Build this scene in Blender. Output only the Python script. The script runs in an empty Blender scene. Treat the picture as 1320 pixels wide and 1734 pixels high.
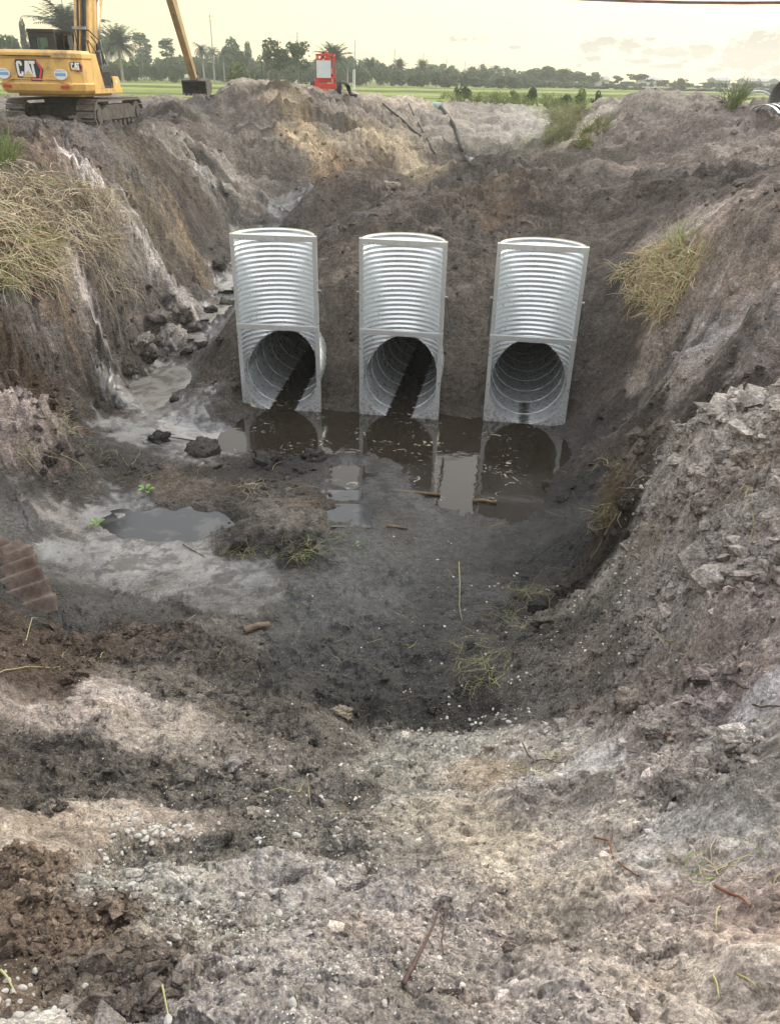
import bpy, bmesh, math, random
import numpy as np
from mathutils import Vector, Matrix
R_ = math.radians
rng = np.random.default_rng(7); random.seed(7)
scene = bpy.context.scene
COL = scene.collection

# ---------------------------------------------------------------- camera
F = 1300.0; PITCH = R_(29.55); ROLL = R_(1.18); EYE = np.array([0, 0, 5.5])
c_f = np.array([0, math.cos(PITCH), -math.sin(PITCH)])
_r = np.array([1.0, 0, 0]); _u = np.array([0, math.sin(PITCH), math.cos(PITCH)])
c_r = math.cos(ROLL) * _r + math.sin(ROLL) * _u
c_u = math.cos(ROLL) * _u - math.sin(ROLL) * _r
cd = bpy.data.cameras.new("camera"); cam = bpy.data.objects.new("camera", cd); COL.objects.link(cam)
cam.matrix_world = Matrix(((c_r[0], c_u[0], -c_f[0], 0), (c_r[1], c_u[1], -c_f[1], 0),
                           (c_r[2], c_u[2], -c_f[2], 5.5), (0, 0, 0, 1)))
cd.sensor_fit = 'VERTICAL'; cd.sensor_height = 36; cd.lens = 36 * F / 1734
cd.clip_start = .05; cd.clip_end = 6000
scene.camera = cam

# ---------------------------------------------------------------- world, sun, exposure
SUN_EL, SUN_AZ = R_(26), R_(42)          # azimuth clockwise from +y
w = bpy.data.worlds.new("World"); scene.world = w; w.use_nodes = True
nt = w.node_tree; nt.nodes.clear()
def N(t, **k):
    n = nt.nodes.new(t)
    for a, b in k.items(): setattr(n, a, b)
    return n
def L(a, b): nt.links.new(a, b)
def M_(op, a, b=None, c=None, clamp=False):
    n = nt.nodes.new('ShaderNodeMath'); n.operation = op; n.use_clamp = clamp
    for i, v in enumerate((a, b, c)):
        if v is None: continue
        if isinstance(v, (int, float)): n.inputs[i].default_value = v
        else: nt.links.new(v, n.inputs[i])
    return n.outputs[0]
def MIX(fac, a, b, mode='MIX'):
    n = nt.nodes.new('ShaderNodeMix'); n.data_type = 'RGBA'; n.blend_type = mode
    for i, v in ((0, fac), (6, a), (7, b)):
        if isinstance(v, (int, float)): n.inputs[i].default_value = v
        elif isinstance(v, (tuple, list)): n.inputs[i].default_value = tuple(v)[:3] + (1,)
        else: nt.links.new(v, n.inputs[i])
    return n.outputs[2]
sky = N('ShaderNodeTexSky', sky_type='NISHITA'); sky.sun_disc = False
sky.sun_elevation = SUN_EL; sky.sun_rotation = SUN_AZ; sky.air_density = 1.2; sky.dust_density = 3.0
tc = N('ShaderNodeTexCoord'); sep = N('ShaderNodeSeparateXYZ'); L(tc.outputs['Generated'], sep.inputs[0])
el = M_('ARCSINE', sep.outputs[2]); az = M_('ARCTAN2', sep.outputs[0], sep.outputs[1])   # az clockwise from +y
ramp = N('ShaderNodeValToRGB'); L(M_('MULTIPLY', el, 2 / math.pi, clamp=True), ramp.inputs[0])
rp = ramp.color_ramp
rp.elements[0].position = 0; rp.elements[0].color = (11.0, 9.35, 4.7, 1)
rp.elements[1].position = 1; rp.elements[1].color = (18.2, 18.6, 18.8, 1)
e = rp.elements.new(.07); e.color = (10.2, 9.25, 5.9, 1)
e = rp.elements.new(.3); e.color = (12.8, 12.7, 12.1, 1)
# a broad brightening of the veil round the hidden sun
dot = N('ShaderNodeVectorMath', operation='DOT_PRODUCT'); L(tc.outputs['Generated'], dot.inputs[0])
dot.inputs[1].default_value = (math.cos(SUN_EL) * math.sin(SUN_AZ), math.cos(SUN_EL) * math.cos(SUN_AZ), math.sin(SUN_EL))
glow = M_('POWER', M_('MULTIPLY_ADD', dot.outputs['Value'], .5, .5, clamp=True), 7.0)
gl = MIX(glow, (.80, .81, .86), (1.46, 1.44, 1.38))
veil = MIX(1.0, ramp.outputs[0], gl, 'MULTIPLY')
base = MIX(.85, sky.outputs[0], veil)
# thin streaky high cloud, then the small grey cumulus low over the horizon
comb = N('ShaderNodeCombineXYZ'); L(az, comb.inputs[0]); L(M_('MULTIPLY', el, 4.5), comb.inputs[1])
nz = N('ShaderNodeTexNoise'); nz.inputs['Scale'].default_value = 3.2; nz.inputs['Detail'].default_value = 6
L(comb.outputs[0], nz.inputs['Vector'])
streak = M_('MULTIPLY', M_('SUBTRACT', nz.outputs[0], .45, clamp=True), 1.6, clamp=True)
base = MIX(streak, base, MIX(1.0, base, (.80, .80, .84), 'MULTIPLY'))
nz2 = N('ShaderNodeTexNoise'); nz2.inputs['Scale'].default_value = 95; nz2.inputs['Detail'].default_value = 7; nz2.inputs['Roughness'].default_value = .62
comb2 = N('ShaderNodeCombineXYZ'); L(az, comb2.inputs[0]); L(M_('MULTIPLY', el, 1.5), comb2.inputs[1]); L(comb2.outputs[0], nz2.inputs['Vector'])
dist = M_('MULTIPLY', M_('SUBTRACT', nz2.outputs[0], .5), 4.2)
def azel(px, py):
    d = (px - 660) / F * c_r - (py - 867) / F * c_u + c_f
    d /= np.linalg.norm(d); return math.atan2(d[0], d[1]), math.asin(d[2])
acc = None
for (px, py, sx, sy) in ((1000, 78, 16, 10), (1022, 72, 20, 8), (1065, 78, 16, 10), (1100, 88, 14, 5), (1140, 88, 30, 7),
                         (1185, 86, 18, 10), (1003, 100, 13, 5), (1080, 104, 20, 4), (1130, 112, 30, 4), (1255, 92, 30, 14),
                         (1290, 82, 40, 22), (1255, 108, 38, 8), (1318, 118, 16, 10), (873, 80, 9, 4), (1205, 118, 16, 4),
                         (1100, 66, 8, 3), (978, 111, 6, 3), (1160, 104, 8, 3), (1289, 125, 8, 4), (790, 66, 34, 6), (1420, 90, 70, 25), (1560, 60, 60, 14), (-150, 60, 80, 10)):
    a0, e0 = azel(px, py); sa = sx / F * 1.05; se = sy / F * .95
    q = M_('ADD', M_('POWER', M_('ABSOLUTE', M_('MULTIPLY', M_('SUBTRACT', az, a0), 1 / sa)), 2.0),
           M_('POWER', M_('ABSOLUTE', M_('MULTIPLY', M_('SUBTRACT', el, e0), 1 / se)), 2.0))
    v = M_('SUBTRACT', 1.15 if px not in (790,) else .55, q)
    acc = v if acc is None else M_('MAXIMUM', acc, v)
cm = M_('MULTIPLY', M_('ADD', acc, dist), 1.6, clamp=True)
base = MIX(M_('MULTIPLY', cm, .9), base, (4.0, 3.75, 3.3))
bg = N('ShaderNodeBackground'); bg.inputs[1].default_value = .1
L(base, bg.inputs[0]); out = N('ShaderNodeOutputWorld'); L(bg.outputs[0], out.inputs[0])
sd = bpy.data.lights.new("sun", 'SUN'); sd.energy = 1.5; sd.angle = R_(16); sd.color = (1, .93, .80)
so = bpy.data.objects.new("sun", sd); COL.objects.link(so)
so.rotation_euler = (math.pi / 2 - SUN_EL, 0, -SUN_AZ + math.pi)
scene.view_settings.view_transform = 'Standard'; scene.view_settings.look = 'None'
scene.view_settings.exposure = .66; scene.view_settings.gamma = 1; scene.view_settings.use_curve_mapping = False
scene.render.engine = 'CYCLES'
scene.cycles.max_bounces = 8; scene.cycles.diffuse_bounces = 3; scene.cycles.glossy_bounces = 6
scene.cycles.transparent_max_bounces = 6; scene.cycles.use_denoising = True

# ---------------------------------------------------------------- small helpers
def ray(px, py): return (px - 660) / F * c_r - (py - 867) / F * c_u + c_f
def atz(px, py, z):
    d = ray(px, py); return EYE + d * (z - 5.5) / d[2]
def atD(px, py, D):
    d = ray(px, py); return EYE + d * D / math.hypot(d[0], d[1])
def lin(c): return tuple((v / 255 / 12.92 if v <= 10 else ((v / 255 + .055) / 1.055) ** 2.4) for v in c)
def tag(o, label=None, cat=None, group=None, kind=None):
    if label: o['label'] = label
    if cat: o['category'] = cat
    if group: o['group'] = group
    if kind: o['kind'] = kind
    return o
def empty(name, loc=(0, 0, 0), rz=0, label=None, cat=None, group=None):
    o = bpy.data.objects.new(name, None); COL.objects.link(o); o.location = loc; o.rotation_euler = (0, 0, rz)
    o.empty_display_size = .2
    return tag(o, label, cat, group)
def mesh_np(name, V, Fc, mat=None, parent=None, smooth=False, attrs=None, mats=None, mi=None):
    """V (n,3); Fc (m,3|4) array or list of such arrays"""
    me = bpy.data.meshes.new(name)
    if not isinstance(Fc, (list, tuple)): Fc = [Fc]
    Fc = [np.asarray(f, dtype=np.int32) for f in Fc if len(f)]
    V = np.asarray(V, dtype=np.float32)
    me.vertices.add(len(V)); me.vertices.foreach_set('co', V.ravel())
    loops = np.concatenate([f.ravel() for f in Fc]); sizes = np.concatenate([np.full(len(f), f.shape[1]) for f in Fc])
    starts = np.concatenate([[0], np.cumsum(sizes)[:-1]]).astype(np.int32)
    me.loops.add(len(loops)); me.loops.foreach_set('vertex_index', loops)
    me.polygons.add(len(sizes)); me.polygons.foreach_set('loop_start', starts)
    me.polygons.foreach_set('use_smooth', np.full(len(sizes), smooth, dtype=bool))
    if attrs:
        for k, a in attrs.items():
            a = np.asarray(a, dtype=np.float32)
            if a.ndim == 1:
                at = me.attributes.new(k, 'FLOAT', 'POINT'); at.data.foreach_set('value', a)
            else:
                if a.shape[1] == 3: a = np.concatenate([a, np.ones((len(a), 1), np.float32)], 1)
                at = me.attributes.new(k, 'FLOAT_COLOR', 'POINT'); at.data.foreach_set('color', a.ravel())
    if mats:
        for m in mats: me.materials.append(m)
        if mi is not None: me.polygons.foreach_set('material_index', np.asarray(mi, dtype=np.int32))
    elif mat: me.materials.append(mat)
    me.update(calc_edges=True)
    o = bpy.data.objects.new(name, me); COL.objects.link(o)
    if parent is not None: o.parent = parent
    return o
class MB:
    """collects boxes, tubes, prisms into one mesh"""
    def __init__(s): s.v = []; s.f = []; s.n = 0
    def add(s, V, Fs):
        V = np.asarray(V, float); s.v.append(V)
        for f in Fs: s.f.append([i + s.n for i in f])
        s.n += len(V); return s
    def box(s, c, size, rot=None):
        x, y, z = np.array(size) / 2
        V = np.array([[-x, -y, -z], [x, -y, -z], [x, y, -z], [-x, y, -z], [-x, -y, z], [x, -y, z], [x, y, z], [-x, y, z]])
        if rot is not None: V = V @ np.array(rot).T
        return s.add(V + np.array(c), [(0, 3, 2, 1), (4, 5, 6, 7), (0, 1, 5, 4), (1, 2, 6, 5), (2, 3, 7, 6), (3, 0, 4, 7)])
    def beam(s, a, b, w, h, up=(0, 0, 1)):
        a = np.array(a, float); b = np.array(b, float); d = b - a; Ln = np.linalg.norm(d); d /= Ln
        u = np.array(up, float); u -= d * (u @ d)
        if np.linalg.norm(u) < 1e-4: u = np.array([0, 1, 0.]) - d * d[1]
        u /= np.linalg.norm(u); r = np.cross(d, u)
        return s.box((a + b) / 2, (w, Ln, h), rot=np.stack([r, d, u], 1))
    def tube(s, pts, rad, n=8, cap=True):
        P = [np.array(p, float) for p in pts]; m = len(P); rad = [rad] * m if np.isscalar(rad) else rad
        V = []; prev = None
        for i in range(m):
            d = P[min(i + 1, m - 1)] - P[max(i - 1, 0)]; d = d / (np.linalg.norm(d) + 1e-9)
            a = prev if prev is not None else (np.array([0, 0, 1.]) if abs(d[2]) < .9 else np.array([1., 0, 0]))
            a = a - d * (a @ d); a /= np.linalg.norm(a) + 1e-9; prev = a; b = np.cross(d, a)
            for k in range(n):
                t = 2 * math.pi * k / n; V.append(P[i] + rad[i] * (math.cos(t) * a + math.sin(t) * b))
        Fs = [(i * n + k, i * n + (k + 1) % n, (i + 1) * n + (k + 1) % n, (i + 1) * n + k) for i in range(m - 1) for k in range(n)]
        if cap: Fs += [tuple(range(n))[::-1], tuple((m - 1) * n + k for k in range(n))]
        return s.add(V, Fs)
    def prism(s, poly, a, b, axis=0):
        """poly in the two other axes, extruded from a to b along axis"""
        n = len(poly); V = []
        for q in (a, b):
            for p in poly:
                t = [p[0], p[1]]; t.insert(axis, q); V.append(t)
        Fs = [(i, (i + 1) % n, n + (i + 1) % n, n + i) for i in range(n)]
        Fs += [tuple(range(n))[::-1], tuple(range(n, 2 * n))]
        return s.add(V, Fs)
    def build(s, name, mat, parent=None, smooth=False, bevel=0):
        me = bpy.data.meshes.new(name); V = np.concatenate(s.v)
        me.from_pydata([tuple(v) for v in V], [], s.f); me.materials.append(mat)
        bm = bmesh.new(); bm.from_mesh(me); bmesh.ops.recalc_face_normals(bm, faces=bm.faces)
        if bevel:
            es = [e for e in bm.edges if len(e.link_faces) == 2 and e.calc_face_angle(0) > .5]
            bmesh.ops.bevel(bm, geom=es, offset=bevel, segments=2, affect='EDGES', profile=.6, clamp_overlap=True)
        for f_ in bm.faces: f_.smooth = smooth
        bm.to_mesh(me); bm.free(); me.update()
        o = bpy.data.objects.new(name, me); COL.objects.link(o)
        if parent is not None: o.parent = parent
        return o
def copy_tree(o, parent=None):
    c = o.copy(); COL.objects.link(c)
    if parent is not None: c.parent = parent
    for ch in list(o.children): copy_tree(ch, c)
    return c

# ---------------------------------------------------------------- noise in numpy
def _h(ix, iy, s):
    h = (ix.astype(np.int64) * 374761393 + iy.astype(np.int64) * 668265263 + s * 2246822519) & 0xFFFFFFFF
    h = ((h ^ (h >> 13)) * 1274126177) & 0xFFFFFFFF
    h = ((h ^ (h >> 16)) * 2654435761) & 0xFFFFFFFF
    return ((h >> 8) & 0xFFFF).astype(np.float32) / 65536
def pn(x, y, s=0):
    x0 = np.floor(x); y0 = np.floor(y); fx = (x - x0).astype(np.float32); fy = (y - y0).astype(np.float32)
    u = fx * fx * fx * (fx * (fx * 6 - 15) + 10); v = fy * fy * fy * (fy * (fy * 6 - 15) + 10); r = []
    for dx in (0, 1):
        for dy in (0, 1):
            a = _h(x0 + dx, y0 + dy, s) * 6.2831853
            r.append(np.cos(a) * (fx - dx) + np.sin(a) * (fy - dy))
    return 1.5 * ((r[0] * (1 - u) + r[2] * u) * (1 - v) + (r[1] * (1 - u) + r[3] * u) * v)
def worley(x, y, s=0):
    x0 = np.floor(x); y0 = np.floor(y); best = np.full(x.shape, 9, np.float32); cid = np.zeros(x.shape, np.float32)
    for dx in (-1, 0, 1):
        for dy in (-1, 0, 1):
            cx, cy = x0 + dx, y0 + dy; hx = _h(cx, cy, s); hy = _h(cx, cy, s + 7)
            d = (cx + hx - x) ** 2 + (cy + hy - y) ** 2; m = d < best
            best = np.where(m, d, best).astype(np.float32); cid = np.where(m, _h(cx, cy, s + 13), cid)
    return np.sqrt(best), cid
QT, QR = 720, 1000; ALB = 1.0
# ---------------------------------------------------------------- the three culvert inlets (frames used by the ground cut too)
RIS = [(-2.07, 13.51, R_(-4.5), .65), (.122, 13.295, R_(-8.5), .65), (2.412, 13.09, R_(-9), .69)]
RH, RW, RR_ = 3.15, .74, .70
def ris_local(i, X, Y):
    ox, oy, a, zc = RIS[i]; dx, dy = X - ox, Y - oy
    return dx * math.cos(a) + dy * math.sin(a), -dx * math.sin(a) + dy * math.cos(a)
# ---------------------------------------------------------------- the lie of the land
# control points of the ground: photograph pixel and height above the pool (z) or ground distance (D)
CZ = """0 1734 3.95|330 1734 3.95|660 1734 3.9|1000 1734 3.95|1320 1734 4.05|-500 1734 3.9|1900 1734 4.1
0 1600 3.5|0 1500 3.1|0 1350 2.5|0 1230 1.9|0 1100 1.35|0 1000 1.0
300 1600 3.35|300 1500 2.9|300 1400 2.4|300 1230 1.7|300 1100 1.05|300 1000 .32|300 920 .08|300 880 .06|380 900 .09|230 870 .08|180 940 .13|120 1000 .36|100 900 .2|100 830 .24|200 800 .16|60 940 .3
660 1600 3.35|660 1500 2.85|660 1400 2.25|660 1300 1.55|660 1240 1.15|660 1215 .88|660 1150 .64|660 1000 .34|660 900 .2|660 850 .1|560 950 .3|500 1150 .95
860 1600 3.35|860 1400 2.3|860 1240 1.35|860 1215 1.0|800 1150 .8|850 1100 .8|850 1000 .5|850 900 .15|950 900 .2|980 860 .15|960 1000 .7
480 860 .42|450 880 .4|520 870 .38|400 900 .2|420 830 .22|560 830 .1|480 930 .22|350 830 .2|300 815 .18|450 790 .1|330 770 .15|250 780 .2
130 780 .5|240 690 .1|300 680 .06|350 660 .06|330 720 .04|300 740 .04
450 760 .06|560 775 .05|640 775 .05|600 800 .06|700 790 .02|640 830 .06
420 730 -.15|370 742 -.07|395 715 -.08|405 698 .0|355 762 -.02|385 690 .04|430 700 -.02|520 735 -.25|640 735 -.3|720 740 -.3|800 760 -.25|880 760 -.2|840 820 -.12|930 790 -.15|780 830 -.08|700 760 -.15|980 775 -.05
-300 1100 1.5|-300 900 .9|-300 760 1.3|-300 690 2.2|-300 500 3.8|-300 350 4.2|-600 500 4.3|-300 1400 3.4
0 215 3.85|100 225 3.85|170 215 3.85|200 500 1.4|200 450 1.9|210 400 2.4|200 350 2.9|200 310 3.3|210 270 3.6|200 235 3.8|220 200 4.0
260 620 .15|260 590 .3|250 560 .6|270 510 .85|270 460 1.2|270 410 1.75|280 360 2.3|270 310 2.8|270 270 3.3
320 590 .12|320 560 .22|330 500 .35|330 460 .7|330 420 1.1|340 370 1.5|340 330 2.0|340 290 2.5|340 240 3.1|340 200 3.75
400 450 .45|380 440 .6|390 400 .9|400 370 1.2|400 330 1.7|390 280 2.3
450 400 .75|450 370 1.0|450 340 1.3|440 300 1.9|440 250 2.8
320 640 .07|325 610 .12|352 560 .16|362 520 .25|390 480 .35|420 430 .5|460 390 .75|520 360 .95|500 340 1.1"""
CD = """0 960 8.6|0 900 9.3|0 820 10.1|0 765 10.7|50 765 10.8|40 720 10.8|110 740 12.2|0 640 12.3|0 600 12.5|0 560 12.8|0 520 13.0|0 470 13.5|0 400 14.2|0 330 15.2|0 290 16.3|0 260 18|0 235 20.5
60 660 12.9|60 640 13.0|60 600 13.2|60 560 13.3|60 510 13.7|60 440 14.3|60 380 15|80 300 17|60 250 19.2|120 690 13.4|130 640 14|130 600 14.2|130 550 14.5|120 510 14.8|130 450 15.4|130 400 16|150 350 17|130 300 18.2|120 250 20.6
160 700 13.2|180 640 15.3|200 610 15.9|190 580 16|190 540 16.3|180 740 12.3|220 720 12.8|200 700 13.3|160 670 13.9
270 230 27.8|270 190 33|200 165 44|330 170 38|390 230 33.5|390 190 35.5|380 165 37|400 153 37.5|430 200 34.5|430 165 36.5|430 145 37.5
900 185 57|950 190 56
520 320 31.5|520 290 33|520 240 35|520 190 38|500 165 39.5|580 310 33.5|580 290 35|580 230 38|580 190 41|650 310 35|650 290 37|650 240 40|650 200 44|720 285 39.5|720 260 41.5|720 220 45.5|790 275 42|800 240 45|800 205 50|870 250 45|870 220 49|900 265 42
940 290 36|940 260 40|950 230 46|955 205 52
1270 190 37|1320 195 35|1400 190 35|1600 190 32|1900 200 30
990 240 38|1030 210 39|1080 200 36|1150 215 31|1230 225 29|1320 235 24|1250 255 22|1320 265 20
980 280 33|1050 260 30|1120 270 26|1200 280 21|1320 300 16|1250 310 18|1320 340 13.8|1150 300 24
960 320 28|1000 330 25|1060 320 23|1100 340 19.5|1180 340 17|1250 350 15|1200 375 13.6|1320 380 12.3
960 370 22|1000 380 20|1060 400 17.4|1120 400 15.5|1200 410 12.9|1320 420 10.9|1260 400 12.4
1010 420 17.6|1010 470 15.9|1060 450 15.9|1060 500 14.9|1110 470 14|1130 500 13.3|1110 560 13.4|1200 480 11.7|1200 540 11.1|1320 480 10.1|1320 540 9.5|1180 560 11.6|1260 560 10.5
1000 600 14.3|1000 660 13.7|1000 700 12.9|1060 600 13.8|1060 660 13.0|1050 700 12.5|1100 640 12.8|1110 600 13.1|1150 600 12.3|1200 610 11.6|1320 600 9.6|1320 640 9.3|1200 650 11.5|1150 660 12.0|1100 700 11.9|1180 685 10.9|1260 655 10.0|1320 655 9.2
1020 750 11.5|1040 720 11.9|1000 800 10.7
1320 760 5.9|1200 780 6.3|1130 800 6.8|1100 860 6.6|1320 850 5.1|1200 870 5.5|1320 950 4.4|1200 960 4.9|1100 960 5.8|1060 930 6.8
1000 945 7.9|980 930 8.3|1070 765 7.8|1052 812 7.8|1042 860 7.7|1046 900 7.4|1010 975 6.9|1080 1030 5.6|1000 1030 6.3|1320 1100 3.4|1200 1100 3.9|1100 1100 4.6|1000 1130 5.0|900 1080 5.6|900 1150 4.8|1100 1200 3.6|1200 1250 3.0|1320 1250 2.5|1000 1230 3.7|1320 1400 1.95|1200 1450 1.95|1000 1450 2.1|1320 1600 1.2|1150 1600 1.3
620 340 29|600 325 31|560 330 30|540 360 26.5|600 370 25.5|660 350 28|700 330 31|760 300 35|800 285 38|850 288 33|900 290 33|860 320 29|920 320 28|780 340 28|740 350 26.5|680 380 23|740 390 21.5|820 370 23|880 360 24|940 350 24.5|840 395 20.5|920 395 20.5|760 420 19.6|620 400 21|580 400 22|560 420 20.5|590 440 18.6|540 390 24
365 610 14.5|385 575 15.0|388 640 13.8|375 675 13.3|342 640 13.9|345 600 14.9|960 1700 .85"""
# crests: pixel, distance, how far the ground drops just behind
CR = """430 134 38.5 1|460 138 39.5 .8|500 146 41 .6|550 156 43.5 .5|600 161 46 .5|650 165 48 .4|700 170 50 .4|730 176 51 .3|800 177 54 .3|850 166 57 .3|990 188 44 .5|1030 172 42 .6|1070 158 41 .7|1120 160 41 .7|1180 165 41 .6|1230 178 38 .4
1320 676 6.9 1.0|1250 686 7.0 1.1|1180 699 7.2 1.1|1120 712 7.5 1.0|1090 720 7.8 1.0|1400 670 6.7 1.0
-40 668 10.9 .7|0 664 11.0 .7|50 680 11.1 .6|80 700 11.2 .4"""
# ground hidden behind or under other things, in metres: x y z
CW = """-2 18 1.9|0.3 17.2 2.3|2.4 17 2.3|4 16.6 2.2|-2.9 15.6 1.55|-.95 15.6 1.75|1.2 15.4 1.75|3.5 15.0 1.8
-.9 13.75 .12|1.3 13.5 .1|3.4 13.3 .12|-3.0 14.2 .5|-.95 14.7 1.0|1.25 14.5 1.0|3.5 14.2 .95|-3.4 15.4 1.0|-3.9 17.5 .8
-2.1 13.8 -.2|.12 13.6 -.2|2.4 13.3 -.18|-2.1 13.1 -.1|.1 12.6 -.35|2.4 12.4 -.28|-2 12.0 -.15|1.5 11.5 -.22
3.3 9.0 .8|4.5 8.6 1.1|5.5 8.2 1.5|3.0 10 .4|6.8 7.4 2.0|9 7 3.6|12 5 4.3|12 10 4.2|9 11 4.0|8 2 4.2|0 0 4.0|0 -2 3.95|0 -8 3.9|-8 -3 3.9|8 -3 4.1|-12 5 4.2|-12 12 4.2|20 20 4.4|-20 20 4.0|-20 30 3.95|0 -40 3.9|-40 0 3.9|40 0 3.9
-25 50 3.9|-10 50 4.0|0 60 3.95|15 55 3.9|30 45 3.9|40 30 3.9|-40 40 3.9|-60 10 3.9|60 10 3.9|-8 60 3.9|8 66 3.9|-30 62 3.9|30 60 3.9|0 75 3.9"""
pts = []
for s in CZ.replace('\n', '|').split('|'):
    a = list(map(float, s.split())); pts.append(atz(*a))
for s in CD.replace('\n', '|').split('|'):
    a = list(map(float, s.split())); pts.append(atD(*a))
for s in CW.replace('\n', '|').split('|'):
    pts.append(np.array(list(map(float, s.split()))))
for s in CR.replace('\n', '|').split('|'):
    px, py, D_, dr = map(float, s.split()); p = atD(px, py, D_); pts.append(p); pts.append(p * np.array([1.022, 1.022, 1]) - np.array([0, 0, .01])); q = p * np.array([1.13, 1.13, 1]); pts.append(q - np.array([0, 0, dr]))
pts = np.array(pts)
def polar(x, y): return np.arctan2(x, y), np.log(np.maximum(np.hypot(x, y), .05))
pt, pr = polar(pts[:, 0], pts[:, 1])
def emb(t, r): return np.stack([np.cos(t) * 1.0, np.sin(t) * 1.0, r], -1)       # circle x log distance
A = emb(pt, pr)
def rbf_fit(A, val, lam):
    d = np.linalg.norm(A[:, None] - A[None], axis=-1); n = len(A)
    K = np.zeros((n + 1, n + 1)); K[:n, :n] = np.sqrt(d * d + .0004) - lam * np.eye(n) * -1 * -1
    K[:n, n] = 1; K[n, :n] = 1
    rhs = np.concatenate([val, np.zeros((1,) + val.shape[1:])]); return np.linalg.solve(K, rhs)
def rbf_eval(A, co, Q):
    out = []
    for i in range(0, len(Q), 20000):
        q = Q[i:i + 20000]; d2 = ((q[:, None] - A[None]) ** 2).sum(-1)
        out.append(np.sqrt(d2 + .0004) @ co[:-1] + co[-1])
    return np.concatenate(out)
co = rbf_fit(A, pts[:, 2:3], .012)
TN, RN = 721, 420
tg = np.linspace(-math.pi, math.pi, TN); rg = np.linspace(math.log(.25), math.log(90), RN)
fine = np.abs(tg) < R_(42)
G = np.zeros((RN, TN))
TT, RR = np.meshgrid(tg, rg)
G[:] = rbf_eval(A, co, emb(TT.ravel(), RR.ravel()))[:, 0].reshape(RN, TN)
k = np.array([1, 2, 1]) / 4
for _ in range(3):
    G[1:-1] = k[0] * G[:-2] + k[1] * G[1:-1] + k[2] * G[2:]
    G[:, 1:-1] = k[0] * G[:, :-2] + k[1] * G[:, 1:-1] + k[2] * G[:, 2:]
G[:, 0] = G[:, -1] = .5 * (G[:, 0] + G[:, -1])
def bil(Gm, t, r):
    ft = np.clip((t - tg[0]) / (tg[1] - tg[0]), 0, TN - 1.001); fr = np.clip((r - rg[0]) / (rg[1] - rg[0]), 0, RN - 1.001)
    i = ft.astype(int); j = fr.astype(int); a = ft - i; b = fr - j
    if Gm.ndim == 3: a = a[..., None]; b = b[..., None]
    return (Gm[j, i] * (1 - a) + Gm[j, i + 1] * a) * (1 - b) + (Gm[j + 1, i] * (1 - a) + Gm[j + 1, i + 1] * a) * b
def h0(x, y):
    t, r = polar(x, y); return bil(G, t, r)
def ss(a, b, x):
    q = np.clip((x - a) / (b - a), 0, 1); return q * q * (3 - 2 * q)
def hit(px, py, hf=h0):
    """where the photograph's pixel meets the ground"""
    d = ray(px, py); d = d / math.hypot(d[0], d[1]); s = np.exp(np.linspace(math.log(.3), math.log(400), 3000))
    P = EYE + s[:, None] * d; below = P[:, 2] < hf(P[:, 0], P[:, 1]); i = int(np.argmax(below)) if below.any() else len(s) - 1
    return P[i]
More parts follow.
